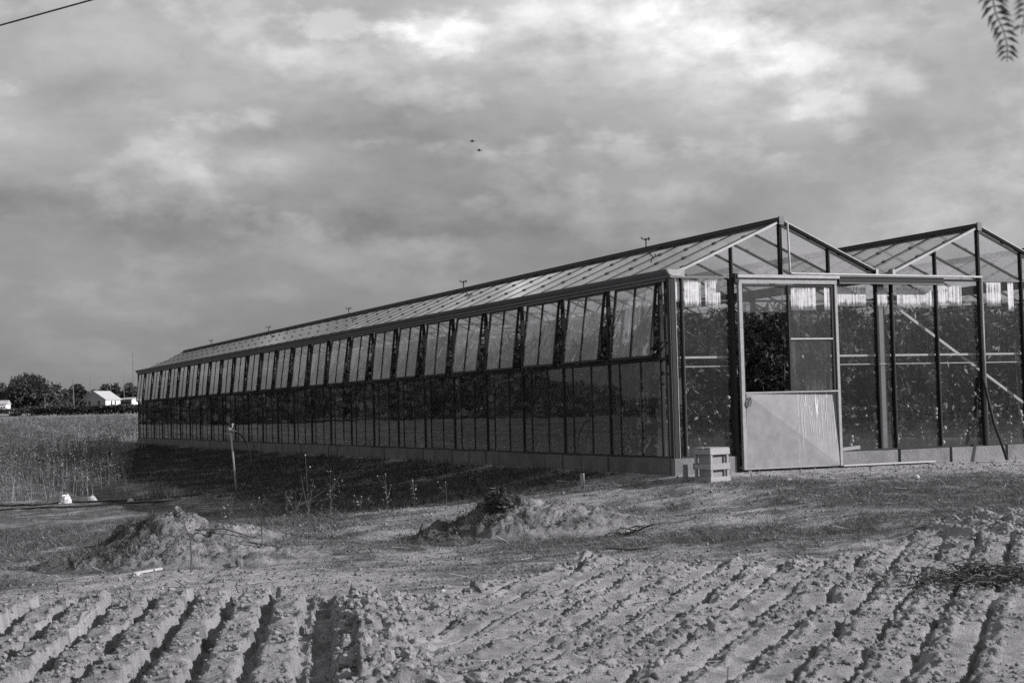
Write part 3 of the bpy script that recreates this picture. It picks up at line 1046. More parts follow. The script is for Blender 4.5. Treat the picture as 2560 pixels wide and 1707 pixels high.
# lattice trusses and columns
tb = MB()
tb.bar((0.05, 0, 2.47), (3.15, 0, 2.47), 0.03, 0.03)
tb.bar((0.05, 0, 2.20), (3.15, 0, 2.20), 0.03, 0.03)
for i in range(8):
    xa = 0.1 + i * 0.375
    tb.bar((xa, 0, 2.20), (xa + 0.19, 0, 2.47), 0.014); tb.bar((xa + 0.19, 0, 2.47), (xa + 0.375, 0, 2.20), 0.014)
tmesh = tb.mesh('truss', M['frame_mid'])
cb = MB(); cb.box(-0.03, 0.03, -0.03, 0.03, 0.0, 2.5)
cmesh = cb.mesh('column', M['frame_mid'])
for mth in range(1, 14):
    y = YK[2 * mth] if 2 * mth < 27 else LEN
    for bay in range(NB):
        link('truss', tmesh, GH, (bay * BAY, y, 0))
        if mth < 13: link('column', cmesh, GH, ((bay + 1) * BAY, y, 0))
b = MB()
for bay in range(NB):
    for xx in (0.55, 1.2, 2.0, 2.65):
        b.tube([(bay * BAY + xx, 0.1, 2.19), (bay * BAY + xx, LEN, 2.19)], 0.004, 4)
part('crop_wires', b, M['alu'], GH)

# whitewash brushed on the glass under the eaves
for a, c, z0, z1 in [(0.03, 0.105, 2.20, 2.47), (0.165, 0.41, 2.14, 2.47), (0.47, 0.69, 2.13, 2.48), (2.43, 2.92, 2.16, 2.42),
                     (3.10, 3.28, 2.16, 2.42), (3.42, 4.03, 2.15, 2.42), (4.10, 4.50, 2.17, 2.45), (4.93, 5.18, 2.17, 2.52), (5.30, 5.40, 2.1, 2.5),
                     (5.62, 6.1, 2.15, 2.44), (6.6, 7.1, 2.15, 2.44)]:
    b = MB(); b.box(a, c, -0.0085, -0.006, z0, z1)
    part('whitewash_patch', b, M['wash'], GH)

# door, hung on its track in front of the gable wall
DR = MB()
y0, y1 = -0.135, -0.085
DR.box(0.885, 0.932, y0, y1, 0.095, 2.50)
DR.box(2.337, 2.375, y0, y1, 0.095, 2.50)
DR.box(0.932, 2.337, y0, y1, 2.435, 2.50)
DR.box(0.932, 2.337, y0 - 0.003, y1, 1.047, 1.066)
DR.box(0.932, 2.337, y0 + 0.01, y1, 0.095, 0.11)
door = part('sliding_door', DR, M['door_frame'], GH)
b = MB(); b.box(1.618, 1.642, y0 + 0.006, y1, 1.072, 2.425); part('door_bar', b, M['frame_dark'], door)
b = MB(); b.box(2.290, 2.325, y0 + 0.016, y1 - 0.002, 1.072, 2.425); b.box(0.945, 0.952, y0 + 0.016, y1 - 0.002, 1.072, 2.425); b.box(0.952, 2.29, y0 + 0.016, y1 - 0.002, 2.40, 2.425)
part('putty_edge', b, M['frame_dark'], door)
b = MB(); b.box(1.642, 2.29, y0 + 0.008, y0 + 0.024, 1.722, 1.742); part('door_bar', b, M['alu'], door)
b = MB(); b.box(0.95, 1.618, -0.104, -0.100, 2.07, 2.41); part('door_pane', b, M['glass_dirty'], door)
b = MB(); b.box(1.642, 2.29, -0.104, -0.100, 1.742, 2.41); part('door_pane', b, M['glass_dirty'], door)
b = MB(); b.box(1.642, 2.29, -0.104, -0.100, 1.072, 1.722); part('door_pane', b, M['glass_dirty'], door)
# sheet with its diagonal stiffening fold: the half under the fold leans back, the half above leans out
b = MB()
def sheet_y(x, z_):
    f = (x - 0.947) / 1.376 + (z_ - 0.11) / 0.935 - 1
    return -0.134 + (0.048 * f if f > 0 else -0.047 * f)


SP_ = [(0.947, 0.11), (2.323, 0.11), (2.323, 1.045), (0.947, 1.045)]
b.poly([(x, sheet_y(x, z_), z_) for x, z_ in SP_], [(0, 1, 3), (1, 2, 3)], 0)
b.box(0.947, 2.323, -0.082, -0.080, 0.11, 1.045)
panel = part('door_sheet', b, M['sheet'], door)
b = MB()
for i in range(46):
    xx = 1.66 + random.random() ** 0.8 * 0.62
    zt = 1.05 - (random.random() ** 2) * 0.55
    ln = random.choice([0.08, 0.15, 0.25, 0.4]) * random.uniform(0.6, 1.3)
    if i in (0, 1, 2): xx, zt, ln = (1.72, 1.78, 1.99)[i], 1.05, (0.92, 0.72, 0.80)[i]
    zb = max(0.12, zt - ln)
    w_ = random.uniform(0.0015, 0.004)
    pts = []
    for k in range(5):
        f = k / 4
        pts.append((xx + random.uniform(-0.004, 0.004), 0, zt + (zb - zt) * f))
    ys_ = sheet_y
    for k in range(4):
        (x1, _, z1), (x2, _, z2) = pts[k], pts[k + 1]
        b.poly([(x1 - w_, ys_(x1, z1) - 0.003, z1), (x1 + w_, ys_(x1, z1) - 0.003, z1), (x2 + w_, ys_(x2, z2) - 0.003, z2), (x2 - w_, ys_(x2, z2) - 0.003, z2)], [(0, 3, 2, 1)])
part('whitewash_drips', b, M['wash_solid'], door)
b = MB()
b.tube([(1.00, -0.135, 1.005), (0.965, -0.150, 0.985), (0.945, -0.152, 0.93), (0.955, -0.150, 0.885), (0.985, -0.150, 0.89), (1.005, -0.150, 0.93), (1.005, -0.146, 0.985), (1.00, -0.135, 1.005)], 0.008, 6)
part('door_handle', b, M['frame_mid'], door)
for a, c in ((1.68, 2.06), (2.19, 2.285)):
    b = MB(); b.box(a, c, -0.1065, -0.1045, 2.10, 2.40); part('whitewash_patch', b, M['wash'], door)
b = MB()
b.box(0.86, 2.40, -0.165, -0.08, 2.505, 2.545, 0)
b.box(2.40, 4.09, -0.165, -0.08, 2.530, 2.545, 1)
b.box(2.40, 4.09, -0.150, -0.08, 2.455, 2.530, 2)
b.box(2.40, 4.09, -0.165, -0.08, 2.442, 2.455, 1)
b.box(0.83, 0.885, -0.15, -0.08, 2.44, 2.56, 2)
part('door_track', b, [M['alu'], M['frame_mid'], M['frame_dark']], GH)
b = MB(); b.box(0.815, 0.86, -0.07, 0.03, 0.05, 2.50); part('door_post', b, M['frame_dark'], GH)
b = MB(); b.box(2.385, 3.86, -0.14, -0.10, 0.083, 0.103); part('door_guide_rail', b, M['white_board'], GH)
b = MB()
b.tube([(1.682, -0.08, 3.22), (1.682, -0.10, 2.60), (1.70, -0.10, 2.572), (1.75, -0.10, 2.57), (4.80, -0.08, 2.560)], 0.014, 8)
part('water_pipe', b, M['alu'], GH, True)
b = MB(); b.tube([(4.795, -0.06, 2.56), (4.795, -0.06, 0.28)], 0.026, 8); part('water_pipe', b, M['frame_mid'], GH, True)

# ------------------------------------------------------------------ leaf builders
def quads_from(centres, axis_u, axis_v):
    """leaf-shaped quads (kite) about centres, half axes u (length) and v (width)"""
    n = len(centres)
    V = np.empty((n, 4, 3))
    V[:, 0] = centres - axis_u
    V[:, 1] = centres + axis_v * 1.0 - axis_u * 0.1
    V[:, 2] = centres + axis_u
    V[:, 3] = centres - axis_v * 1.0 - axis_u * 0.1
    return V.reshape(-1, 3), np.arange(n * 4).reshape(n, 4)


def rand_dirs(n):
    d = rng.normal(size=(n, 3))
    return d / np.linalg.norm(d, axis=1)[:, None]


def leaf_cloud(c, ln, wd, droop=0.0):
    n = len(c)
    u = rand_dirs(n)
    u[:, 2] = u[:, 2] * 0.7 - droop
    u /= np.linalg.norm(u, axis=1)[:, None]
    w = np.cross(u, rand_dirs(n))
    w /= np.linalg.norm(w, axis=1)[:, None]
    return quads_from(c, u * np.reshape(ln, (-1, 1)), w * np.reshape(wd, (-1, 1)))


# ------------------------------------------------------------------ tomato crop
def tomato_leaves(nq, h=2.05, r=0.33, leaf=0.055):
    zc = rng.random(nq) ** 0.85 * (h - 0.35) + 0.35
    a = rng.uniform(0, 2 * np.pi, nq)
    # leaves hang on arching stalks: clusters
    k = np.floor(zc / 0.16)
    a = np.where(rng.random(nq) < 0.75, k * 2.4 + rng.normal(0, 0.5, nq), a)
    rad = r * np.sqrt(rng.random(nq)) * np.where(zc < 0.75, 0.75, 1.0)
    c = np.stack([rad * np.cos(a), rad * np.sin(a), zc - 0.25 * rad], 1)
    return leaf_cloud(c, leaf * rng.uniform(0.6, 1.3, nq), leaf * 0.42 * rng.uniform(0.6, 1.2, nq), 0.45)


def tomato_mesh(nq):
    V, Q = tomato_leaves(nq)
    tn = np.repeat(np.clip(0.072 * np.exp(rng.normal(0, 0.65, nq)), 0.015, 0.35), 4)
    return arr_mesh('foliage', V, Q, M['leaf'], tn)


foliage = [tomato_mesh(900) for _ in range(5)]
sb = MB(); sb.tube([(0, 0, 0), (0.02, 0.01, 0.8), (-0.01, 0, 1.5), (0, 0, 2.1)], 0.009, 5); stem_mesh = sb.mesh('stem', M['bark'])
fb = MB(); fb.ball((0, 0, 0), 0.029, 8, 6); fruit_mesh = fb.mesh('tomato', M['tomato'], True)
ROWX = (0.36, 1.12, 2.02, 2.76)


def tomato_plant(x, y, label, group, fruit=0, sc=1.0):
    t = thing('tomato_plant', label, 'tomato plant', (x, y, 0.07), random.uniform(0, 6.28), group)
    t.scale = (1, 1, sc)
    link('foliage', random.choice(foliage), t)
    link('stem', stem_mesh, t)
    n = 0
    while n < fruit:
        a, r_, zc = random.uniform(0, 6.28), random.uniform(0.16, 0.30), random.uniform(0.28, 0.95)
        for q in range(random.choice((2, 3, 4))):
            o = link('tomato', fruit_mesh, t, (r_ * math.cos(a) + random.uniform(-.02, .02), r_ * math.sin(a) + random.uniform(-.02, .02), zc - q * 0.052))
            o.scale = (random.uniform(0.75, 1.2),) * 3
            n += 1
    return t


for i in range(82):
    tomato_plant(0.36, 0.55 + 0.447 * i, 'leafy tomato plant in the row just behind the long shaded side glass', 'tomato plants in the row behind the side glass',
                 10 if i < 1 else 0, random.uniform(0.93, 1.08)) if i else tomato_plant(0.36, 0.55, 'tomato plant with hanging leaves inside the greenhouse corner behind the crate', 'tomato plants behind the gable glass', 12, 1.0)
FRONT = {(0, 1): 'tomato plant in the dark behind the door post, left of the door windows',
         (0, 2): 'tomato plant seen through the right window of the sliding door',
         (0, 3): 'tomato plant with hanging fruit behind the first pane right of the door',
         (1, 0): 'tomato plant with fruit behind the pane right of the narrow pane under the valley',
         (1, 1): 'tomato plant behind the pane where the diagonal brace crosses the wall rail',
         (1, 2): 'tomato plant with fruit just left of the leaning pole, low behind the glass',
         (1, 3): 'tomato plant behind the last full pane at the right edge of the picture'}
for bay in range(2):
    for j, rx in enumerate(ROWX):
        if bay == 0 and j == 0: continue
        for i in range(4):
            tomato_plant(bay * BAY + rx + random.uniform(-0.06, 0.06), (0.50 if j != 1 or bay else 0.95) + 0.44 * i + random.uniform(-0.1, 0.1),
                         FRONT[(bay, j)] if i == 0 else 'leafy tomato plant standing behind the front plants inside the gable end',
                         'tomato plants behind the gable glass', 16 if i == 0 else 6 if i == 1 else 0, random.uniform(0.92, 1.1))
Vs, Qs, Ts, off = [], [], [], 0
for bay in range(NB):
    for j, rx in enumerate(ROWX):
        if bay == 0 and j == 0: continue
        y0 = 2.3 if bay < 2 else 0.5
        n = int((LEN - y0) / 0.44)
        for i in range(n):
            V, Q = tomato_leaves(110 if i < 30 else 70, 2.1 * random.uniform(0.92, 1.08), 0.36, 0.10)
            V = V + np.array([bay * BAY + rx, y0 + 0.44 * i, 0.07])
            Vs.append(V); Qs.append(Q + off); off += len(V)
            Ts.append(np.repeat(np.clip(0.06 * np.exp(rng.normal(0, 0.5, len(Q))), 0.015, 0.3), 4))
o = link('tomato_rows', arr_mesh('tomato_rows', np.concatenate(Vs), np.concatenate(Qs), M['leaf'], np.concatenate(Ts)))
tag(o, 'dense dark rows of tomato plants filling the inside of the greenhouse', 'tomato crop', None, 'stuff')

# ------------------------------------------------------------------ things at the greenhouse
SPR = [(3.534, 'small sprinkler on the greenhouse ridge nearest to the gable peak'), (10.876, 'small sprinkler on the ridge, second along from the gable peak'),
       (18.214, 'small sprinkler on the ridge, third along from the gable peak'), (25.667, 'tiny sprinkler on the ridge, fourth along from the gable peak'),
       (33.004, 'tiny sprinkler on the ridge nearest to the far end of the greenhouse')]
s1 = MB(); s1.tube([(0, 0, 0), (0, 0, 0.10)], 0.011, 6); s1m = s1.mesh('stem', M['frame_dark'])
s2 = MB(); s2.ball((0, 0, 0.115), 0.022, 6, 4); s2.bar((-0.055, 0, 0.115), (0.06, 0, 0.13), 0.016); s2.bar((0.05, 0, 0.105), (0.05, 0, 0.15), 0.022); s2.bar((-0.05, 0, 0.118), (-0.08, 0, 0.145), 0.014)
s2m = s2.mesh('head', M['frame_dark'])
for y, lb in SPR:
    t = thing('roof_sprinkler', lb, 'sprinkler', (1.6, y, 3.298), random.uniform(-0.3, 0.3), 'sprinklers along the greenhouse ridge')
    link('stem', s1m, t); link('head', s2m, t)

t = thing('leaning_pole', 'thin dark pole leaning on the gable wall post right of the door', 'pole', (4.86, -0.36, 0.08))
b = MB(); b.tube([(0, 0, 0), (-0.055, 0.16, 0.5), (-0.095, 0.30, 1.12)], 0.020, 8); part('shaft', b, M['frame_dark'], t, True)
o = tag(link('plank', None), 'short pale plank lying on the concrete base right of the door', 'plank') if False else None
b = MB(); b.bar((2.42, -0.055, 0.298), (2.70, -0.052, 0.318), 0.03, 0.045)
tag(link('plank_offcut', b.mesh('plank_offcut', M['wood_pale'])), 'short pale plank offcut resting on the concrete base right of the door', 'plank')

# crate of slats standing on end
CR = thing('wooden_crate', 'slatted wooden crate standing on end beside the door', 'crate', gp(0.16, -0.55, -0.02), R(14))
W_, D2, H_ = 0.27, 0.25, 0.405
for sx in (-1, 1):
    for sy in (-1, 1):
        b = MB(); b.box(sx * W_ / 2 - 0.015, sx * W_ / 2 + 0.015, sy * D2 / 2 - 0.015, sy * D2 / 2 + 0.015, 0, H_); part('corner_batten', b, M['wood_pale'], CR)
for zc in (0.03, 0.19, 0.37):
    for sy in (-1, 1):
        b = MB(); yy = sy * (D2 / 2 + 0.021); b.box(-W_ / 2 - 0.03, W_ / 2 + 0.03, yy - 0.005, yy + 0.005, zc - 0.036, zc + 0.036, 0, 0.003); part('slat', b, M['wood_pale'], CR)
    for sx in (-1, 1):
        b = MB(); xx = sx * (W_ / 2 + 0.021); b.box(xx - 0.005, xx + 0.005, -D2 / 2 - 0.015, D2 / 2 + 0.015, zc - 0.03, zc + 0.03, 0, 0.003); part('slat', b, M['wood_pale'], CR)
b = MB(); b.box(-W_ / 2 + 0.02, W_ / 2 - 0.02, -D2 / 2 + 0.03, D2 / 2 - 0.03, 0.01, 0.39); part('inner_box', b, M['wood_grey'], CR)
b = MB()
b.box(-W_ / 2 - 0.02, W_ / 2 + 0.02, -D2 / 2 - 0.02, -0.03, H_ + 0.001, H_ + 0.012); part('slat', b, M['wood_pale'], CR)
b = MB(); b.box(-W_ / 2 - 0.02, W_ / 2 + 0.02, -0.01, D2 / 2 + 0.02, H_ + 0.001, H_ + 0.012); part('slat', b, M['wood_pale'], CR)

b = MB(); b.tube([(0, 0, -0.1), (0, 0, 0.215)], 0.030, 10)
o = link('pipe_stub', b.mesh('pipe_stub', M['concrete'], False), None, gp(-0.13, -0.42))
tag(o, 'short upright grey pipe stub beside the crate at the greenhouse corner', 'pipe')
b = MB(); b.box(-0.022, 0.022, -0.018, 0.018, -0.1, 0.185, 0, 0.003)
o = link('wooden_stake', b.mesh('wooden_stake', M['wood_pale']), None, gp(-0.92, 0.80), (R(-4), R(7), 0.4))
tag(o, 'short pale wooden stake driven into the soil left of the corner', 'stake')


def lump_mesh(name, r, mt, n=10, m_=7, j=0.18, sc=(1, 1, 0.7)):
    b = MB(); b.ball((0, 0, 0), r, n, m_, 0, j, sc); return b.mesh(name, mt, False)


STONES = [(2.60, -1.30, 0.05, 'pale round stone lying on the grass in front of the door'), (1.05, -0.85, 0.035, 'small pale stone on the bare strip below the door'),
          (-5.05, -5.0, 0.03, 'small pale stone at the edge of the ploughed soil beside the dark clods'), (-6.95, -2.05, 0.03, 'small white stone on the ground left of the white board')]
for x, y, r_, lb in STONES:
    tag(link('stone', lump_mesh('stone', r_, M['stone']), None, gp(x, y, r_ * 0.3)), lb, 'stone')

# standpipe
SP = thing('standpipe', 'thin leaning standpipe with tap and dark looped hose on the shaded slope', 'standpipe', gp(-3.31, 9.19))
b = MB(); b.tube([(0, 0, -0.2), (-0.09, 0, 1.0)], 0.016, 8); part('pipe', b, M['alu'], SP, True)
b = MB()
b.ball((-0.095, 0, 1.03), 0.035, 8, 6); b.bar((-0.13, 0, 1.06), (-0.06, 0, 1.02), 0.04); b.bar((-0.09, 0, 1.03), (0.0, -0.02, 1.0), 0.036); b.ball((-0.06, 0, 1.13), 0.026, 8, 5, 0, 0, (1, 1, 0.6)); b.tube([(-0.07, 0, 1.05), (-0.06, 0, 1.13)], 0.010, 6)
part('tap', b, M['brass'], SP, True)
hp_ = []
for px, py in [(535, 252), (600, 290), (650, 350), (700, 450), (727, 560), (735, 660), (725, 780), (700, 900), (665, 985), (620, 1060), (550, 1130), (470, 1190)]:
    hp_.append(((px - 553) / 853 * 1.0, -0.03 - 0.1 * math.sin(len(hp_) / 11 * 3.14), 1.0 - (py - 250) / 853 * 1.03))
hp_[-1] = (hp_[-1][0], -0.1, max(hp_[-1][2], -0.09))
b = MB(); b.tube(hp_, 0.013, 6); part('hose', b, M['black'], SP, True)

# irrigation pipes on the ground
def ground_pipe(pts, r, label):
    q = []
    for (x0, y0), (x1, y1) in zip(pts[:-1], pts[1:]):
        for f in np.linspace(0, 1, 10, endpoint=False): q.append(gp(x0 + (x1 - x0) * f + 0.05 * math.sin(7 * (x0 + f) + y0), y0 + (y1 - y0) * f + 0.09 * math.sin(4 * (x0 + f)), r * 0.6))
    q.append(gp(*pts[-1], r * 0.8))
    b = MB(); b.tube(q, r, 6)
    tag(link('irrigation_pipe', b.mesh('irrigation_pipe', M['black'], True)), label, 'pipe', 'black pipes lying along the weed edge')


ground_pipe([(-9.5, 12.4), (-6.98, 10.98), (-5.6, 9.9), (-3.9, 9.3)], 0.020, 'black irrigation pipe lying against the foot of the tall weeds')
ground_pipe([(-9.5, 10.6), (-7.09, 9.85), (-5.8, 8.9), (-4.4, 8.5)], 0.018, 'black irrigation pipe lying on bare soil a step in front of the weeds')
ground_pipe([(-5.7, 10.2), (-4.9, 9.7), (-4.0, 9.0)], 0.016, 'short black pipe ending beside the white scraps below the weeds')

# white bag: crumpled sheet
def crumple(name, w, h, label, cat, loc, mt=M['bag'], seed=1):
    n = 11
    V, F = [], []
    rr = random.Random(seed)
    for i in range(n):
        for k in range(n):
            a, c = i / (n - 1) * 2 * math.pi, k / (n - 1)
            r_ = w * (1 - 0.55 * c ** 1.4) * (1 + rr.uniform(-.22, .22) * (1 if 0 < i < n - 1 else 0) + 0.16 * math.sin(5 * a))
            V.append((r_ * math.cos(a), r_ * 0.7 * math.sin(a), h * c * (1 + (rr.uniform(-.22, .22) if 0 < i < n - 1 else 0.0))))
    for i in range(n - 1):
        for k in range(n - 1):
            F.append((i * n + k, (i + 1) * n + k, (i + 1) * n + k + 1, i * n + k + 1))
    F.append([i * n + n - 1 for i in range(n - 1)])
    b = MB(); b.poly(V, F)
    tag(link(name, b.mesh(name, mt), None, loc), label, cat)


crumple('plastic_bag', 0.11, 0.14, 'crumpled white plastic bag slumped at the foot of the weeds', 'bag', gp(-6.0, 10.15, -0.01))
crumple('paper_scrap', 0.06, 0.05, 'small white scrap lying between the black pipes', 'litter', gp(-5.05, 9.4, -0.005), M['bag'], 4)
crumple('paper_scrap', 0.10, 0.09, 'grey white scrap half hidden in the weeds right of the bag', 'litter', gp(-5.55, 10.3, -0.005), M['roof_pale'], 6)

# ------------------------------------------------------------------ soil heaps
def heap(name, cx_, cy_2, rx, ry, hh, rot, label, peaks, seed):
    n = 210
    a = np.linspace(-1.25, 1.25, n)
    U, Vv = np.meshgrid(a, a)
    u, v = U.ravel(), Vv.ravel()
    ca, sa = math.cos(rot), math.sin(rot)
    x = cx_ + u * rx * ca - v * ry * sa
    y = cy_2 + u * rx * sa + v * ry * ca
    hgt = np.zeros_like(u)
    for (pu, pv, ru, rv, k) in peaks:
        d = ((u - pu) / ru) ** 2 + ((v - pv) / rv) ** 2
        hgt = np.maximum(hgt, k * (0.5 + 0.5 * np.cos(np.pi * np.clip(np.sqrt(d), 0, 1))))
    body = sst(0.0, 0.3, hgt)
    wild = sst(0.35, -0.3, u + 0.5 * fbm(x * 2, y * 2 + seed, 3))
    lumps = wild * (0.05 * crumbs(x, y, 3.6, 0.1, 0.35, seed) + 0.03 * crumbs(x, y, 9.0, 0.05, 0.3, seed)) + 0.014 * crumbs(x, y, 21.0, 0.1, 0.3, seed) + 0.022 * fbm(x * 9, y * 9, 5, 0.7)
    zz = zground(x, y) + hh * hgt * (1 + 0.25 * fbm(x * 2.5 + seed, y * 2.5, 3)) + body * (lumps + 0.035 * fbm(x * 4, y * 4 + seed, 4)) - 0.05 * (1 - sst(0.0, 0.06, hgt))
    V = np.stack([x, y, zz], 1)
    i = np.arange(n * n).reshape(n, n)
    Q = np.stack([i[:-1, :-1].ravel(), i[:-1, 1:].ravel(), i[1:, 1:].ravel(), i[1:, :-1].ravel()], 1)
    keep = hgt[Q].max(1) > 0.0
    tn = np.clip(0.27 * (1 + 0.9 * fbm(x * 5, y * 5, 4)) * (0.55 + 0.45 * sst(-0.7, 0.1, u)), 0.07, 0.5)  # left flank's shade, and its litter, put into the tone
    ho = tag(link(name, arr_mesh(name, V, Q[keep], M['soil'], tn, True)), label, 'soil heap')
    # thin weedy cover, thickest on the flank away from the sun
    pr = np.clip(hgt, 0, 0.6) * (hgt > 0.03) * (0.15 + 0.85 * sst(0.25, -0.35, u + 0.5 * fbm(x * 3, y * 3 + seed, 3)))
    pr = pr / pr.sum()
    nb = 3000
    k = rng.choice(len(u), nb, p=pr)
    bx, by, bz = x[k] + rng.normal(0, 0.012, nb), y[k] + rng.normal(0, 0.012, nb), zz[k] - 0.004
    bh = rng.uniform(0.012, 0.06, nb)
    an = rng.uniform(0, 6.28, nb)
    ln = rng.normal(0, 0.9, (nb, 2)) * bh[:, None]
    BV = np.empty((nb, 3, 3))
    BV[:, 0] = np.stack([bx - 0.005 * np.cos(an), by - 0.005 * np.sin(an), bz], 1)
    BV[:, 1] = np.stack([bx + 0.005 * np.cos(an), by + 0.005 * np.sin(an), bz], 1)
    BV[:, 2] = np.stack([bx + ln[:, 0], by + ln[:, 1], bz + bh], 1)
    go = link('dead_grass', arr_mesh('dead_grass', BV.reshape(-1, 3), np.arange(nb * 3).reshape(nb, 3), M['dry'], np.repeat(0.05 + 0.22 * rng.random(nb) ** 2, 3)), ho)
    tag(go, kind='stuff')

    def top(px_, py_):
        return float(zz[np.argmin((x - px_) ** 2 + (y - py_) ** 2)])
    return top


rt = math.atan2(C_R[1], C_R[0])
H1 = heap('soil_heap', -6.38, -1.20, 1.35, 0.80, 0.27, rt, 'low broad soil heap behind the white board', [(-0.15, 0.0, 1.0, 1.0, 0.85), (0.40, -0.05, 0.9, 0.95, 0.55), (-0.6, -0.15, 0.6, 0.7, 0.4)], 3.0)
H2 = heap('soil_heap', -6.0, 0.55, 1.05, 0.75, 0.36, rt, 'taller crumbly soil heap behind the low broad one, darker hollows on its left', [(-0.12, 0.0, 0.95, 1.0, 0.95), (0.45, 0.0, 0.85, 0.95, 0.55), (-0.5, 0.1, 0.5, 0.7, 0.6)], 8.0)
H3 = heap('soil_heap', -2.85, -1.80, 1.20, 0.80, 0.38, rt, 'soil heap topped by a dark root clump in front of the greenhouse corner', [(-0.14, 0.05, 0.85, 0.95, 0.95), (0.28, 0.0, 0.95, 0.85, 0.75), (-0.6, -0.1, 0.65, 0.7, 0.4)], 14.0)


# root clump on the heap
t = thing('root_clump', 'dark clump of dead roots on top of the right soil heap', 'root clump', (-3.16, -1.80, H3(-3.16, -1.80) + 0.05))
b = MB(); b.ball((0, 0, -0.04), 0.15, 26, 18, 0, 0.13, (1.1, 0.9, 0.85)); part('root_ball', b, M['black'], t)
b = MB()
for i in range(230):
    a, e = random.uniform(0, 6.28), random.uniform(-0.2, 1.4)
    l_ = random.uniform(0.12, 0.19)
    d = Vector((math.cos(a) * math.cos(e), math.sin(a) * math.cos(e), math.sin(e)))
    b.tube([d * 0.06, d * l_ * 0.7, d * l_ + Vector((random.uniform(-.05, .05), random.uniform(-.05, .05), -0.04))], 0.006, 3, 0, 0.002)
tag(part('rootlets', b, M['black'], t), kind='stuff')

# boards, sticks
def stick(name, pts, r, mt, label, cat, r1=None):
    b = MB(); b.tube([gp(x, y, dz) for x, y, dz in pts], r, 5, 0, r1)
    return tag(link(name, b.mesh(name, mt)), label, cat)


b = MB(); p, q = Vector((-6.97, -1.98, max(H1(-6.97, -1.98), gp(-6.97, -1.98)[2]) + 0.022)), Vector((-6.69, -1.88, max(H1(-6.69, -1.88), gp(-6.69, -1.88)[2]) + 0.03)); b.bar(p, q, 0.045, 0.02)
tag(link('white_board', b.mesh('white_board', M['white_board'])), 'narrow white board lying at the foot of the left soil heap', 'board')
stick('curved_stick', [(-2.90, -3.70, 0.05), (-2.74, -3.86, 0.02), (-2.60, -3.98, 0.02), (-2.45, -4.0, 0.05)], 0.012, M['bark'], 'thin curved dark stick on the ground below the right soil heap', 'stick')
stick('dead_branch', [(-5.75, -1.50, H1(-5.75, -1.5) - gp(-5.75, -1.5)[2] + 0.03), (-5.60, -1.62, H1(-5.6, -1.62) - gp(-5.6, -1.62)[2] + 0.02), (-5.48, -1.75, H1(-5.48, -1.75) - gp(-5.48, -1.75)[2] + 0.01)], 0.012, M['bark'], 'dark dead branch lying on the right flank of the low broad heap', 'branch', 0.005)
stick('dead_branch', [(-5.95, 0.1, H2(-5.95, 0.1) - gp(-5.95, 0.1)[2] + 0.05), (-5.65, 0.0, H2(-5.65, 0.0) - gp(-5.65, 0.0)[2] + 0.06), (-5.35, -0.1, H2(-5.35, -0.1) - gp(-5.35, -0.1)[2] + 0.02)], 0.014, M['bark'], 'dark dead branch lying between the two left soil heaps', 'branch', 0.006)
stick('dry_stalk', [(-8.05, -5.75, 0.06), (-7.92, -5.5, 0.10), (-7.76, -5.2, 0.15)], 0.005, M['wood_pale'], 'pale dry stalk sticking out of the left furrows', 'stalk', 0.003)
stick('dry_stalk', [(-4.25, -2.6, 0.03), (-4.05, -2.65, 0.05)], 0.009, M['wood_pale'], 'pale dry stalk lying below the left foot of the right soil heap', 'stalk', 0.006)
stick('post_stub', [(-3.85, -1.15, 0.0), (-3.79, -1.17, 0.14)], 0.013, M['bark'], 'short dark post stub left of the right soil heap', 'post')
b = MB()
for k in range(4):
    c0 = (-2.18 + 0.08 * k, -2.72 - 0.03 * k)
    pts = [gp(c0[0] + 0.09 * math.cos(a), c0[1] + 0.09 * math.sin(a), 0.05 + 0.02 * math.sin(a + k) + 0.008 * k) for a in np.linspace(0.3 * k, 5.6 + 0.2 * k, 11)]
    b.tube(pts, 0.006, 5)
tag(link('wire_coil', b.mesh('wire_coil', M['black'], True)), 'loose dark wire coil on the right end of the right soil heap', 'wire')
CL = [(-4.86, -5.25, 0.06, 'dark upright clod at the headland, tallest of the clods near the wheel rut'), (-5.98, -2.03, 0.05, 'small dark clod on the low heap right of the bare sapling')]
for x, y, r_, lb in CL:
    b = MB(); b.ball((0, 0, 0), r_, 9, 6, 0, 0.25, (0.9, 0.8, 1.2)); b.ball((-r_ * 1.1, 0, -0.02), r_ * 0.7, 8, 5, 0, 0.25, (1.3, 0.9, 0.7))
    tag(link('soil_clod', b.mesh('soil_clod', M['wood_dark']), None, gp(x, y, 0.05)), lb, 'clod')
# pile of brush on the ploughed soil at the right
t = thing('brush_pile', 'flat dark pile of dead brush on the ploughed soil at the right', 'brush pile', (-1.55, -7.35, plough_top(-1.55, -7.35)))
b = MB()
for i in range(170):
    a = random.uniform(0, 6.28)
    p = Vector((random.gauss(0, 0.34), random.gauss(0, 0.24), random.uniform(0.0, 0.10)))
    d = Vector((math.cos(a), math.sin(a), random.uniform(-0.1, 0.25))) * random.uniform(0.10, 0.34)
    b.tube([p, p + d * 0.5 + Vector((0, 0, 0.02)), p + d], 0.006, 3, 0, 0.002)
tag(part('twigs', b, M['bark'], t), kind='stuff')
c = rng.normal(size=(900, 3)) * np.array([0.33, 0.22, 0.035]) + np.array([0, 0, 0.04])
V, Q = leaf_cloud(c, rng.uniform(0.015, 0.04, 900), rng.uniform(0.006, 0.014, 900))
link('dead_leaves', arr_mesh('dead_leaves', V, Q, M['dry'], np.repeat(rng.uniform(0.03, 0.12, 900), 4)), t)

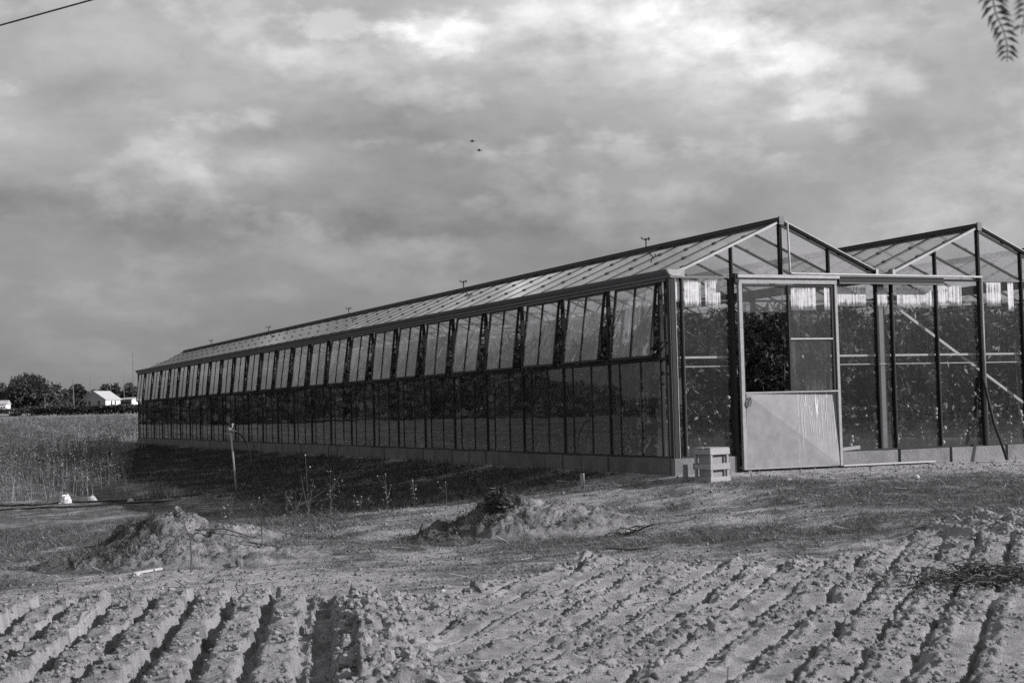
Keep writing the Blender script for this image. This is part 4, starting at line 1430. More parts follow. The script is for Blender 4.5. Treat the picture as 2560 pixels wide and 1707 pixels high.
# ------------------------------------------------------------------ clods scattered on the furrows
def lumps_bank(n):
    """larger broken clods thrown up along the wheel rut"""
    b = MB()
    a1 = R(17)
    for i in range(n):
        u, v = 0.20 + abs(random.gauss(0, 0.24)), -random.uniform(-0.1, 4.6)
        x = -6.12 + u * math.cos(a1) + v * math.sin(a1)
        y = -5.04 - u * math.sin(a1) + v * math.cos(a1)
        r_ = random.uniform(0.018, 0.05) * (1.25 if random.random() < 0.15 else 1)
        b.ball((x, y, plough_top(x, y) + r_ * 0.25), r_, 8, 6, 0, 0.28, (1, random.uniform(0.7, 1.2), random.uniform(0.6, 1.0)))
    return b.mesh('bank_clods', M['soil_plain'])


tag(link('bank_clods', lumps_bank(190)), 'larger broken clods heaped along the wheel rut', 'soil clods', None, 'stuff')


def clods(n):
    x = rng.uniform(-10.8, 3.0, n); y = rng.uniform(-11.2, -3.4, n)
    keep = plough_mask(x, y) > 0.6
    x, y = x[keep], y[keep]
    dens = fbm(x * 1.4 + 2, y * 1.4, 3) + 0.5 * (cells(x * 5.5 + 9, y * 5.5, 0.45) > 0.2) + rng.normal(0, 0.25, len(x))
    keep = (dens > -0.1) & (plough_h(x, y) > 0.018)
    x, y = x[keep], y[keep]
    n = len(x)
    r_ = 0.005 + 0.019 * rng.random(n) ** 3.5 + 0.022 * (rng.random(n) > 0.985) * rng.random(n)
    zc = pl_z(x, y) + r_ * 0.35
    ico = np.array([(0, 0, 1), (0.894, 0, 0.447), (0.276, 0.851, 0.447), (-0.724, 0.526, 0.447), (-0.724, -0.526, 0.447), (0.276, -0.851, 0.447),
                    (0.724, 0.526, -0.447), (-0.276, 0.851, -0.447), (-0.894, 0, -0.447), (-0.276, -0.851, -0.447), (0.724, -0.526, -0.447), (0, 0, -1)])
    F = np.array([(0, 1, 2), (0, 2, 3), (0, 3, 4), (0, 4, 5), (0, 5, 1), (1, 6, 2), (2, 7, 3), (3, 8, 4), (4, 9, 5), (5, 10, 1),
                  (2, 6, 7), (3, 7, 8), (4, 8, 9), (5, 9, 10), (1, 10, 6), (6, 11, 7), (7, 11, 8), (8, 11, 9), (9, 11, 10), (10, 11, 6)])
    jit = rng.uniform(0.6, 1.25, (n, 12, 1))
    an = rng.uniform(0, 6.28, n)
    V = ico[None] * jit * r_[:, None, None]
    ca, sa = np.cos(an)[:, None], np.sin(an)[:, None]
    V = np.stack([V[..., 0] * ca - V[..., 1] * sa, V[..., 0] * sa + V[..., 1] * ca, V[..., 2] * 0.75], 2)
    V = V + np.stack([x, y, zc], 1)[:, None, :]
    Q = (F[None] + (np.arange(n) * 12)[:, None, None]).reshape(-1, 3)
    return V.reshape(-1, 3), Q, np.repeat(np.clip(rng.normal(0.36, 0.07, n), 0.15, 0.55), 12)


V, Q, T = clods(52000)
tag(link('soil_crumbs', arr_mesh('soil_crumbs', V, Q, M['soil'], T)), 'small soil clods strewn over the furrows', 'soil clods', None, 'stuff')

# small clods lying on the trodden soil beyond the furrows
def loose(n):
    x = rng.uniform(-11, 8, n); y = rng.uniform(-5.5, 2.5, n)
    k = (~((x > -0.1) & (y > -0.1))) & (rng.random(n) < (0.15 + 0.85 * (1 - litter(x, y)))) & (plough_mask(x, y) < 0.5)
    x, y = x[k], y[k]; n = len(x)
    r_ = 0.005 + 0.020 * rng.random(n) ** 5
    oc = np.array([(1, 0, 0), (0, 1, 0), (-1, 0, 0), (0, -1, 0), (0, 0, 1), (0, 0, -0.6)])
    F = np.array([(0, 1, 4), (1, 2, 4), (2, 3, 4), (3, 0, 4), (1, 0, 5), (2, 1, 5), (3, 2, 5), (0, 3, 5)])
    V = oc[None] * rng.uniform(0.6, 1.3, (n, 6, 1)) * r_[:, None, None] + rng.normal(0, 0.2, (n, 6, 3)) * r_[:, None, None]
    V = V + np.stack([x, y, ground_z(x, y) + r_ * 0.2], 1)[:, None, :]
    return V.reshape(-1, 3), (F[None] + (np.arange(n) * 6)[:, None, None]).reshape(-1, 3), np.repeat(np.clip(rng.normal(0.33, 0.09, n), 0.1, 0.55), 6)


V, Q, T = loose(26000)
tag(link('loose_soil', arr_mesh('loose_soil', V, Q, M['soil'], T)), 'small crumbs of soil lying on the trodden ground', 'soil', None, 'stuff')

# ------------------------------------------------------------------ turf and litter
def in_view(x, y, mar=1.15):
    d = np.stack([x - CAM[0], y - CAM[1]], 1)
    w = d @ C_F[:2]
    return (np.abs(d @ C_R[:2]) < (0.336 * w * mar + 1.0)) & (w > 3)


def blades(n, xr, yr, hmin, hmax, dens_fn, wid, tone_lo, tone_hi, flat=0.0):
    x = rng.uniform(*xr, n); y = rng.uniform(*yr, n)
    keep = (~((x > -0.12) & (y > -0.10))) & in_view(x, y)
    x, y = x[keep], y[keep]
    d = dens_fn(x, y)
    keep = rng.random(len(x)) < d
    x, y, d = x[keep], y[keep], d[keep]
    n = len(x)
    zc = ground_z(x, y) - 0.005
    h = rng.uniform(hmin, hmax, n) * (0.6 + 0.6 * d) * (0.7 + 0.9 * np.clip(fbm(x * 2.2, y * 2.2, 2) + 0.3, 0, 1))
    a = rng.uniform(0, 6.28, n)
    lean = rng.normal(0, 0.55 + flat, (n, 2)) * h[:, None]
    wx, wy = np.cos(a) * wid * 0.5, np.sin(a) * wid * 0.5
    V = np.empty((n, 3, 3))
    V[:, 0] = np.stack([x - wx, y - wy, zc], 1)
    V[:, 1] = np.stack([x + wx, y + wy, zc], 1)
    V[:, 2] = np.stack([x + lean[:, 0], y + lean[:, 1], zc + h], 1)
    tn = np.repeat(tone_lo + (tone_hi - tone_lo) * rng.random(n) ** 2.2, 3)
    return V.reshape(-1, 3), np.arange(n * 3).reshape(n, 3), tn


def turf_d(x, y):
    p = 1 - sst(0.15, 0.5, plough_mask(x, y))
    return (0.13 + 0.87 * litter(x, y) ** 1.4) * p


V, Q, T = blades(380000, (-12, 9), (-6, 5), 0.012, 0.06, turf_d, 0.008, 0.075, 0.36, 0.9)
tag(link('grass', arr_mesh('grass', V, Q, M['dry'], T)), 'short dry grass and litter in front of the greenhouse', 'grass', None, 'stuff')
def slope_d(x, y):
    sh = sst(-4.4, -3.2, x - 0.25 * np.maximum(0, 3 - y)) * sst(0.8, 2.2, y)  # dark blades follow the greenhouse's cast shadow, deepening it by colour
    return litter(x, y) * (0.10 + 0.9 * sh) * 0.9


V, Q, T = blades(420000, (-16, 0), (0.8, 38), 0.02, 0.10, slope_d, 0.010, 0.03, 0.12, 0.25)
tag(link('grass', arr_mesh('grass', V, Q, M['dry'], T)), 'grass darkened for shade on the slope beside the long wall', 'grass', None, 'stuff')


# straw and dead stalks lying about
def straw(n):
    x = rng.uniform(-11, 6, n); y = rng.uniform(-11, 1.5, n)
    k = (~((x > -0.15) & (y > -0.15))) & in_view(x, y) & ((plough_mask(x, y) < 0.5) | (rng.random(n) < 0.25))
    x, y = x[k], y[k]; n = len(x)
    zc = np.maximum(ground_z(x, y), pl_z(x, y)) + 0.012
    ln = rng.uniform(0.05, 0.22, n); a = rng.uniform(0, 6.28, n); w = rng.uniform(0.0015, 0.004, n)
    dx, dy = np.cos(a) * ln, np.sin(a) * ln
    z2 = np.maximum(ground_z(x + dx, y + dy), pl_z(x + dx, y + dy)) + 0.010 + rng.random(n) ** 3 * 0.06
    V = np.empty((n, 4, 3))
    V[:, 0] = np.stack([x - np.sin(a) * w, y + np.cos(a) * w, zc], 1)
    V[:, 1] = np.stack([x + np.sin(a) * w, y - np.cos(a) * w, zc + w], 1)
    V[:, 2] = np.stack([x + dx + np.sin(a) * w, y + dy - np.cos(a) * w, z2 + w], 1)
    V[:, 3] = np.stack([x + dx - np.sin(a) * w, y + dy + np.cos(a) * w, z2], 1)
    return V.reshape(-1, 3), np.arange(n * 4).reshape(n, 4), np.repeat(np.where(rng.random(n) < 0.45, rng.uniform(0.04, 0.12, n), rng.uniform(0.25, 0.55, n)), 4)


V, Q, T = straw(5200)
tag(link('straw', arr_mesh('straw', V, Q, M['dry'], T)), 'bits of straw and dead stalks lying on the soil', 'straw', None, 'stuff')


# tall weeds on the left
def weed_d(x, y):
    e = np.interp(x, [-30, -9.5, -7, -5.0, -4.3, -2.5, -0.6, 3.0], [13.5, 12.8, 11.5, 10.6, 14.0, 24.0, 38.2, 45.0])
    return sst(-0.3, 0.9, y - e + 0.5 * fbm(x * 0.7, y * 0.7, 2))


def weeds(n):
    y = 8 + 82 * rng.random(n) ** 1.9
    x = -26 + 34 * rng.random(n)
    keep = (rng.random(n) < weed_d(x, y)) & in_view(x, y, 1.05) & ~((x > -0.3) & (y < 38))
    x, y = x[keep], y[keep]
    n = len(x)
    zc = zg(x, y)
    edge = 1 - sst(0.2, 3.0, y - np.interp(x, [-9.5, -7, -5.0], [12.8, 11.5, 10.6]))
    far = sst(16, 50, y)
    h = (rng.uniform(0.4, 1.0, n)) * (1 - 0.45 * far) * (0.8 + 0.5 * np.clip(fbm(x * 0.5, y * 0.5, 2), -0.5, 1))
    # stems
    a = rng.uniform(0, 6.28, n)
    lean = rng.normal(0, 0.14, (n, 2)) * h[:, None]
    wst = 0.006 + 0.004 * far
    SV = np.empty((n, 3, 3))
    SV[:, 0] = np.stack([x - np.cos(a) * wst, y - np.sin(a) * wst, zc - 0.02], 1)
    SV[:, 1] = np.stack([x + np.cos(a) * wst, y + np.sin(a) * wst, zc - 0.02], 1)
    SV[:, 2] = np.stack([x + lean[:, 0], y + lean[:, 1], zc + h], 1)
    st = np.repeat(rng.uniform(0.12, 0.38, n), 3)
    nl = 13
    f = rng.uniform(0.45, 1.02, (n, nl))
    c = np.stack([x[:, None] + lean[:, 0:1] * f, y[:, None] + lean[:, 1:2] * f, zc[:, None] + h[:, None] * f], 2)
    c = c + rng.normal(0, 0.055, (n, nl, 3)) * (1.2 - 0.5 * f[..., None])
    c = c.reshape(-1, 3)
    ll = np.repeat(0.020 + 0.010 * far, nl) * rng.uniform(0.6, 1.4, n * nl)
    LV, LQ = leaf_cloud(c, ll, ll * 0.45, 0.1)
    lt = np.repeat(np.clip(np.repeat(0.135 - 0.02 * far, nl) * np.exp(rng.normal(0, 0.45 , n * nl)), 0.03, 0.5), 4)
    return SV.reshape(-1, 3), st, LV, LQ, lt


SV, st, LV, LQ, lt = weeds(26000)
tag(link('weeds', arr_mesh('weeds', LV, LQ, M['dry'], lt)), 'tall mixed weeds covering the field left of the greenhouse', 'weeds', None, 'stuff')
tag(link('weed_stems', arr_mesh('weed_stems', SV, np.arange(len(SV)).reshape(-1, 3), M['dry'], st)), 'thin stems of the tall weeds left of the greenhouse', 'weeds', None, 'stuff')


def tall_weed(x, y, h, label, nleaf=26, dark=0.07, branches=3, spread=0.10, flower=True, base_dz=0.0):
    g0 = gp(x, y, base_dz)
    t = thing('tall_weed', label, 'weed', g0, random.uniform(0, 6.28), 'tall weeds standing on the rough ground')
    b = MB()
    top = Vector((random.uniform(-.06, .06) * h, random.uniform(-.06, .06) * h, h))
    b.tube([(0, 0, -0.03), top * 0.5 + Vector((0.015, 0, 0)), top], 0.0045, 4, 0, 0.002)
    tips = [top]
    for i in range(branches):
        f = random.uniform(0.3, 0.75)
        p = top * f
        a = random.uniform(0, 6.28)
        q = p + Vector((math.cos(a) * spread * 1.6, math.sin(a) * spread * 1.6, h * random.uniform(0.2, 0.4)))
        b.tube([p, (p + q) / 2 + Vector((0, 0, -0.01)), q], 0.003, 3, 0, 0.0015)
        tips.append(q)
    part('stem', b, M['bark'], t)
    c = []
    for i in range(nleaf):
        q = random.choice(tips); f = random.uniform(0.35, 1.0)
        c.append(np.array(q) * f + rng.normal(0, spread * 0.35, 3))
    c = np.array(c)
    V, Q = leaf_cloud(c, rng.uniform(0.015, 0.035, nleaf), rng.uniform(0.006, 0.012, nleaf))
    link('leaves', arr_mesh('leaves', V, Q, M['dry'], np.repeat(np.clip(dark * np.exp(rng.normal(0, 0.5, nleaf)), 0.02, 0.4), 4)), t)
    if flower:
        b = MB()
        for q in tips[:2]: b.ball(q, 0.007, 6, 4, 0, 0.3)
        part('flower_head', b, M['stone'], t)
    return t


TW = [(-5.13, -1.05, 0.62, 'bushy dark weed with spread branches right of the left heaps', 60, 0.05, 7, 0.20, False),
      (-4.92, -0.75, 0.95, 'tallest thin weed with a pale head right of the left heaps', 20, 0.10, 3, 0.07, True),
      (-5.35, -0.45, 0.50, 'single stem weed beside the taller left heap', 16, 0.10, 2, 0.06, True),
      (-4.55, -0.35, 0.72, 'leaning weed with pale head between the heaps, left of the pale flowers', 18, 0.12, 3, 0.09, True),
      (-3.25, 1.55, 0.48, 'weed with white flower heads against the dark shadow', 20, 0.14, 4, 0.08, True),
      (-2.85, 1.68, 0.36, 'short flowering weed right of the one with white heads', 18, 0.14, 3, 0.07, True),
      (-2.45, 1.60, 0.30, 'small weed at the shadow edge nearest to the stake', 14, 0.12, 3, 0.06, True),
      (-4.15, 0.95, 0.42, 'thin weed at the shadow edge above the bushy dark weed', 16, 0.12, 3, 0.06, True),
      (-3.72, 1.15, 0.30, 'low weed at the shadow edge between two taller ones', 22, 0.12, 3, 0.08, True),
      (-4.6, 1.35, 0.45, 'dry upright weed on the shaded slope below the standpipe', 26, 0.14, 4, 0.05, False),
      (-5.05, 2.3, 0.40, 'feathery dry weed in the shadow behind the taller left heap', 26, 0.14, 4, 0.06, False),
      (-3.62, -1.95, 0.34, 'dark leafy weed left of the root clump', 20, 0.05, 3, 0.06, False),
      (-8.2, -1.2, 0.26, 'low dark weed on the ground at the far left of the heaps', 26, 0.06, 4, 0.09, False),
      (-7.6, 0.2, 0.30, 'pale thin weed on the turf left of the taller left heap', 12, 0.2, 2, 0.05, False),
      (-3.95, -2.55, 0.16, 'flat leafy weed below the left foot of the right heap', 40, 0.09, 5, 0.12, False)]
for a in TW: tall_weed(*a)
t = thing('sapling', 'bare forked sapling in front of the low broad soil heap', 'sapling', gp(-6.47, -2.15))
b = MB()
b.tube([(0, 0, -0.03), (0.01, 0, 0.17), (0, 0, 0.34)], 0.008, 5, 0, 0.006)
b.tube([(0, 0, 0.33), (0.08, 0, 0.38), (0.14, -0.03, 0.42)], 0.006, 4, 0, 0.003); b.tube([(0, 0, 0.33), (-0.04, 0, 0.42), (-0.07, 0, 0.52)], 0.006, 4, 0, 0.003); b.tube([(-0.03, 0, 0.40), (-0.07, 0.02, 0.43)], 0.004, 3, 0, 0.002)
part('trunk', b, M['bark'], t)
c = rng.normal(size=(12, 3)) * 0.06 + np.array([-0.03, 0, 0.44])
V, Q = leaf_cloud(c, rng.uniform(0.01, 0.025, 12), rng.uniform(0.005, 0.01, 12))
link('leaves', arr_mesh('leaves', V, Q, M['dry'], np.repeat(rng.uniform(0.05, 0.15, 12), 4)), t)


def tuft(x, y, n, h, spread, label, lo, hi):
    p = rng.normal(0, spread, (n, 2))
    base_ = np.stack([x + p[:, 0], y + p[:, 1], zground(x + p[:, 0], y + p[:, 1]) - 0.02], 1)
    a = rng.uniform(0, 6.28, n); w = 0.012
    hh = h * rng.uniform(0.5, 1.2, n); ln = rng.normal(0, 0.25, (n, 2)) * hh[:, None]
    V = np.empty((n, 3, 3))
    V[:, 0] = base_ - np.stack([np.cos(a) * w, np.sin(a) * w, 0 * a], 1)
    V[:, 1] = base_ + np.stack([np.cos(a) * w, np.sin(a) * w, 0 * a], 1)
    V[:, 2] = base_ + np.stack([ln[:, 0], ln[:, 1], hh], 1)
    tag(link('grass_tuft', arr_mesh('grass_tuft', V.reshape(-1, 3), np.arange(3 * n).reshape(n, 3), M['dry'], np.repeat(rng.uniform(lo, hi, n), 3))), label, 'grass tuft')


tuft(-1.25, 33.5, 220, 0.50, 0.30, 'pale dry grass tuft by the far corner of the greenhouse', 0.25, 0.5)
tuft(-4.55, 9.4, 150, 0.25, 0.16, 'dry grass tuft arching over the end of the black pipes', 0.10, 0.3)

# ------------------------------------------------------------------ background
def at(px, D):
    """ground point at distance D seen at full-picture column px"""
    d = C_F + (px - 1280) / FPX * C_R
    x, y = CAM[0] + D * d[0], CAM[1] + D * d[1]
    return x, y, float(zg(np.array([x]), np.array([y]))[0])


def crown_points(n, blobs):
    w = np.array([b_[3] ** 2 * b_[4] for b_ in blobs]); w = w / w.sum()
    k = rng.choice(len(blobs), n, p=w)
    bl = np.array(blobs)[k]
    d = rand_dirs(n)
    r_ = rng.random(n) ** 0.28
    c = bl[:, :3] + d * (r_ * np.exp(rng.normal(0, 0.10, n)))[:, None] * np.stack([bl[:, 3], bl[:, 3], bl[:, 4]], 1)
    return c


def tree(px, D, h, w, label, nblob, nleaf, leaf, tone, droop=0.3, low=0.1, name='tree', group=None, lobes=None):
    x, y, z0 = at(px, D)
    t = thing(name, label, 'tree', (x, y, z0), 0, group)
    blobs = []
    for i in range(nblob):
        a = random.uniform(0, 6.28); rr = random.random() ** 0.6
        hz = low + (1 - low) * random.random()
        wr = w / 2 * math.sqrt(max(0.05, 1 - (2 * max(hz - 0.42, 0) / 1.16) ** 2))
        br = w * random.uniform(0.09, 0.17)
        blobs.append((math.cos(a) * rr * (wr - br * 0.7), math.sin(a) * rr * (wr - br * 0.7), h * hz * 0.92, br, br * random.uniform(0.8, 1.3)))
    c = crown_points(nleaf, blobs)
    c[:, 2] = np.maximum(c[:, 2], 0.05 * h)
    V, Q = leaf_cloud(c, leaf * rng.uniform(0.6, 1.3, nleaf), leaf * 0.55 * rng.uniform(0.6, 1.3, nleaf), droop)
    tn = np.repeat(np.clip(tone * np.exp(rng.normal(0, 0.35, nleaf)), 0.02, 0.2), 4)
    link('crown', arr_mesh('crown', V, Q, M['leaf'], tn), t)
    b = MB()
    b.tube([(0, 0, -0.3), (0.1, 0, h * 0.25), (0, 0.1, h * 0.6)], 0.05 * h * 0.6, 7, 0, 0.02 * h * 0.5)
    for i in range(5):
        a = i * 1.26; b.tube([(0, 0, h * (0.2 + 0.05 * i)), (math.cos(a) * w * 0.15, math.sin(a) * w * 0.15, h * 0.5), (math.cos(a) * w * 0.3, math.sin(a) * w * 0.3, h * 0.75)], 0.02 * h * 0.5, 5, 0, 0.005 * h)
    part('trunk', b, M['bark'], t)
    return t


tree(66, 290, 6.7, 12.0, 'big round dark tree at the left, largest of the far trees', 60, 10000, 0.28, 0.065, 0.5, 0.03)
tree(118, 285, 4.2, 5.5, 'mid grey bushy tree against the right side of the big round tree', 22, 3000, 0.28, 0.085, 0.5, 0.05)
tree(150, 288, 4.0, 4.2, 'paler upright tree right of the big round tree', 18, 2400, 0.26, 0.10, 0.5, 0.05)
tree(192, 330, 2.7, 4.4, 'low dark bush tree beside the utility pole', 14, 1600, 0.26, 0.06, 0.2, 0.05)
tree(4, 300, 4.0, 4.0, 'dark tree cut by the left edge behind the white building', 12, 1500, 0.30, 0.05, 0.2, 0.05)

# far wood
Vs, Qs, Ts, off = [], [], [], 0
for i in range(120):
    px = -700 + 1250 * i / 120 + random.uniform(-6, 6)
    D = random.uniform(640, 740)
    x, y, z0 = at(px, D)
    h = random.uniform(11, 15.5) * (0.86 if 130 < px < 360 else 0.95); w = random.uniform(6, 12)
    n = 420
    blobs = [(random.uniform(-w / 3, w / 3), random.uniform(-w / 3, w / 3), h * random.uniform(0.2, 0.88), w * 0.22, h * 0.14) for _ in range(10)]
    c = crown_points(n, blobs) + np.array([x, y, z0 - 1.0])
    V, Q = leaf_cloud(c, rng.uniform(0.5, 1.0, n), rng.uniform(0.3, 0.6, n))
    Vs.append(V); Qs.append(Q + off); off += len(V); Ts.append(np.repeat(np.clip(rng.normal(0.045, 0.012, n), 0.02, 0.1), 4))
tag(link('far_woods', arr_mesh('far_woods', np.concatenate(Vs), np.concatenate(Qs), M['leaf'], np.concatenate(Ts))), 'dark wood along the horizon behind the farm house', 'woods', None, 'stuff')
# shelter belt further left; the long wall's panes mirror it
Vs, Qs, Ts, off = [], [], [], 0
for i in range(64):
    az = R(-31 + 33 * i / 63 + random.uniform(-0.3, 0.3))
    D = random.uniform(105, 135)
    x, y = CAM[0] + D * math.sin(az), CAM[1] + D * math.cos(az)
    z0 = float(zg(np.array([x]), np.array([y]))[0])
    h = random.uniform(3.9, 5.4); w = random.uniform(5, 7)
    if math.degrees(az) < -16.5: h *= random.choice([0.15, 0.2, 0.25, 0.55])
    n = 600
    blobs = [(random.uniform(-w / 3, w / 3), random.uniform(-w / 3, w / 3), h * random.uniform(0.1, 0.88), w * 0.24, h * 0.16) for _ in range(9)]
    c = crown_points(n, blobs) + np.array([x, y, z0])
    V, Q = leaf_cloud(c, rng.uniform(0.2, 0.45, n), rng.uniform(0.15, 0.3, n))
    Vs.append(V); Qs.append(Q + off); off += len(V); Ts.append(np.repeat(np.clip(rng.normal(0.05, 0.015, n), 0.02, 0.1), 4))
tag(link('shelter_belt', arr_mesh('shelter_belt', np.concatenate(Vs), np.concatenate(Qs), M['leaf'], np.concatenate(Ts))), 'dark tree belt mirrored in the long glass wall', 'trees', None, 'stuff')


def hedge(px0, px1, D0, D1, h, w, n, label, tone):
    f = rng.random(n)
    P0_, P1_ = np.array(at(px0, D0)), np.array(at(px1, D1))
    c = P0_[None] + (P1_ - P0_)[None] * f[:, None]
    c[:, 2] = zg(c[:, 0], c[:, 1])
    tophi = h * (0.85 + 0.25 * fbm(f * 40, f * 0 + 3, 3))
    c[:, 2] += rng.random(n) ** 0.6 * tophi
    c[:, :2] += rng.uniform(-w / 2, w / 2, (n, 2))
    V, Q = leaf_cloud(c, rng.uniform(0.06, 0.15, n), rng.uniform(0.04, 0.09, n))
    tag(link('hedge', arr_mesh('hedge', V, Q, M['leaf'], np.repeat(np.clip(tone * np.exp(rng.normal(0, 0.4, n)), 0.02, 0.2), 4))), label, 'hedge')


hedge(78, 620, 150, 148, 1.02, 1.4, 14000, 'dense dark hedge in front of the farm house', 0.05)
hedge(-260, 150, 225, 215, 0.85, 1.6, 9000, 'thin low hedge line below the big round tree', 0.05)
hedge(28, 46, 150, 150, 0.35, 0.6, 260, 'small isolated shrub on the pale ground left of the dense hedge', 0.06)

# pale field track left of the hedge
b = MB()
pts0, pts1 = [], []
for px in range(-300, 100, 20):
    x, y, z0 = at(px, 152); pts0.append((x, y, z0 + 0.06))
    x, y, z0 = at(px + 8, 178); pts1.append((x, y, z0 + 0.06))
n = len(pts0)
b.poly(pts0 + pts1, [(i, i + 1, n + i + 1, n + i) for i in range(n - 1)])
tag(link('path', b.mesh('path', mat('pale_track', 0.24, 0.95, 0.3, 1.0))), kind='structure')


def local_box(b, x0, x1, y0, y1, z0, z1, mi=0): b.box(x0, x1, y0, y1, z0, z1, mi)


def gable_house(px, D, wid, length, wall_h, rise, turn, name, label):
    """front gable centred on px, body runs away from the lens"""
    x, y, z0 = at(px, D)
    view = math.atan2(y - CAM[1], x - CAM[0])
    t = thing(name, label, 'house', (x, y, z0), view - math.pi / 2 + turn)
    w = wid / 2
    b = MB()
    pent = [(-w, 0, -1), (w, 0, -1), (w, 0, wall_h), (0, 0, wall_h + rise), (-w, 0, wall_h)]
    back = [(a, length, c) for a, _, c in pent]
    b.poly(pent + back, [(0, 1, 2, 3, 4), (9, 8, 7, 6, 5)], 0)
    b.poly([(-w, 0, -1), (-w, length, -1), (-w, length, wall_h), (-w, 0, wall_h)], [(3, 2, 1, 0)], 1)
    b.poly([(w, 0, -1), (w, length, -1), (w, length, wall_h), (w, 0, wall_h)], [(0, 1, 2, 3)], 1)
    part('wall', b, [M['wall_shaded'], M['wall_white']], t)
    b = MB()
    ov, tk = 0.3, 0.12
    for s in (-1, 1):
        zo = wall_h - ov * rise / w
        q = [(s * (w + ov), -ov, zo), (0, -ov, wall_h + rise), (0, length + ov, wall_h + rise), (s * (w + ov), length + ov, zo)]
        q2 = [(a, bb, c + tk) for a, bb, c in q]
        b.poly(q + q2, [(3, 2, 1, 0), (4, 5, 6, 7), (0, 1, 5, 4), (1, 2, 6, 5), (2, 3, 7, 6), (3, 0, 4, 7)])
    part('roof', b, M['roof_pale'], t)
    for xc in (-w * 0.42, w * 0.42):
        f = MB()
        f.box(xc - 0.34, xc + 0.34, -0.05, -0.004, wall_h - 1.35, wall_h - 0.35)
        fr = part('window', f, M['dark_open'], t)
        p = MB(); p.box(xc - 0.02, xc + 0.02, -0.07, -0.052, wall_h - 1.33, wall_h - 0.37); part('bar', p, M['wall_shaded'], fr)
    for yc in (length * 0.4, length * 0.65):
        f = MB(); f.box(w + 0.004, w + 0.05, yc - 0.25, yc + 0.25, wall_h - 1.4, wall_h - 0.4)
        part('window', f, M['dark_open'], t)
    return t


gable_house(233.5, 378, 7.0, 5.6, 2.55, 2.0, R(-40), 'farm_house', 'small gabled farm house with end wall greyed for shade and sunlit white side behind the hedge')
# shed
x, y, z0 = at(310, 395)
view = math.atan2(y - CAM[1], x - CAM[0])
t = thing('farm_shed', 'open dark fronted shed with pale roof right of the farm house', 'shed', (x, y, z0), view - math.pi / 2 + R(-24))
b = MB()
b.box(-2.4, 1.75, 0.0, 4.0, -1, 2.3, 0); part('front', b, M['wood_dark'], t)
b = MB(); b.box(-2.1, 1.5, -0.03, -0.003, 1.1, 1.9); part('opening', b, M['dark_open'], t)
b = MB(); b.box(1.752, 1.9, 0.0, 6.0, -1, 2.5); part('side_wall', b, M['wall_white'], t)
b = MB(); b.poly([(-2.7, -0.3, 2.35), (2.1, -0.3, 2.45), (2.1, 6.2, 3.0), (-2.7, 6.2, 2.9), (-2.7, -0.3, 2.47), (2.1, -0.3, 2.57), (2.1, 6.2, 3.12), (-2.7, 6.2, 3.02)],
                 [(3, 2, 1, 0), (4, 5, 6, 7), (0, 1, 5, 4), (1, 2, 6, 5), (2, 3, 7, 6), (3, 0, 4, 7)]); part('roof', b, M['roof_pale'], t)
# white low building at the left edge
x, y, z0 = at(14, 262)
view = math.atan2(y - CAM[1], x - CAM[0])
t = thing('white_building', 'low white building with a row of small dark windows at the left edge', 'building', (x, y, z0), view - math.pi / 2 + R(-8))
b = MB(); b.box(-11.0, 0.0, 0, 5, -1, 1.55); part('wall', b, M['wall_white'], t)
b = MB(); b.poly([(-11.2, -0.2, 1.56), (0.15, -0.2, 1.56), (0.15, 2.5, 2.25), (-11.2, 2.5, 2.25), (0.15, 5.2, 1.56), (-11.2, 5.2, 1.56)], [(0, 1, 2, 3), (3, 2, 4, 5), (1, 4, 2), (0, 3, 5), (0, 5, 4, 1)])
part('roof', b, M['roof_pale'], t)
for i in range(11):
    b = MB(); xc = -0.35 - i * 0.42; b.box(xc - 0.12, xc + 0.12, -0.04, -0.004, 0.85, 1.15); part('window', b, M['dark_open'], t)
b = MB(); b.box(0.01, 1.0, 0.2, 2.0, -1, 0.75); part('annexe', b, M['wall_white'], t)


def pole(px, D, h, r, label, cross=False, mast=False):
    x, y, z0 = at(px, D)
    t = thing('radio_mast' if mast else 'utility_pole', label, 'mast' if mast else 'pole', (x, y, z0))
    b = MB()
    if mast:
        for a in range(3):
            b.tube([(r * math.cos(a * 2.09), r * math.sin(a * 2.09), -1), (r * math.cos(a * 2.09), r * math.sin(a * 2.09), h)], 0.03, 4)
        k = 0.0
        while k < h - 1:
            b.bar((r, 0, k), (-r * 0.5, r * 0.87, k + 1), 0.06); b.bar((-r * 0.5, r * 0.87, k), (-r * 0.5, -r * 0.87, k + 1), 0.06); k += 1.0
    else:
        b.tube([(0, 0, -1), (-0.15, 0, h)], r, 6, 0, r * 0.7)
    part('shaft', b, M['pole'] if not mast else M['frame_mid'], t)
    if cross:
        b = MB(); b.bar((-0.7, 0.1, h - 0.5), (0.4, -0.1, h - 0.5), 0.1); part('crossarm', b, M['pole'], t)


pole(183, 300, 6.2, 0.11, 'thick wooden utility pole standing left of the farm house')
pole(225, 470, 10.6, 0.10, 'thin pole rising above the farm house roof ridge')
pole(276, 470, 9.8, 0.10, 'thin pole behind the right end of the farm house roof')
pole(309, 470, 10.4, 0.10, 'thin pole rising above the open shed')
pole(331, 620, 23.0, 0.14, 'tall faint lattice radio mast by the far end of the greenhouse', False, True)

# ------------------------------------------------------------------ overhead: wire, birds, hanging leaves
d_ = Vector((0.832, -0.518, 0.197))
p_ = Vector((-4.791, -7.676, 4.561))
pts = [p_ + d_ * s_ for s_ in np.linspace(-16, 12, 29)]
b = MB(); b.tube(pts, 0.006, 6)
tag(link('overhead_wire', b.mesh('overhead_wire', M['black'])), 'thin dark overhead wire slanting across the upper left corner of the sky', 'wire')


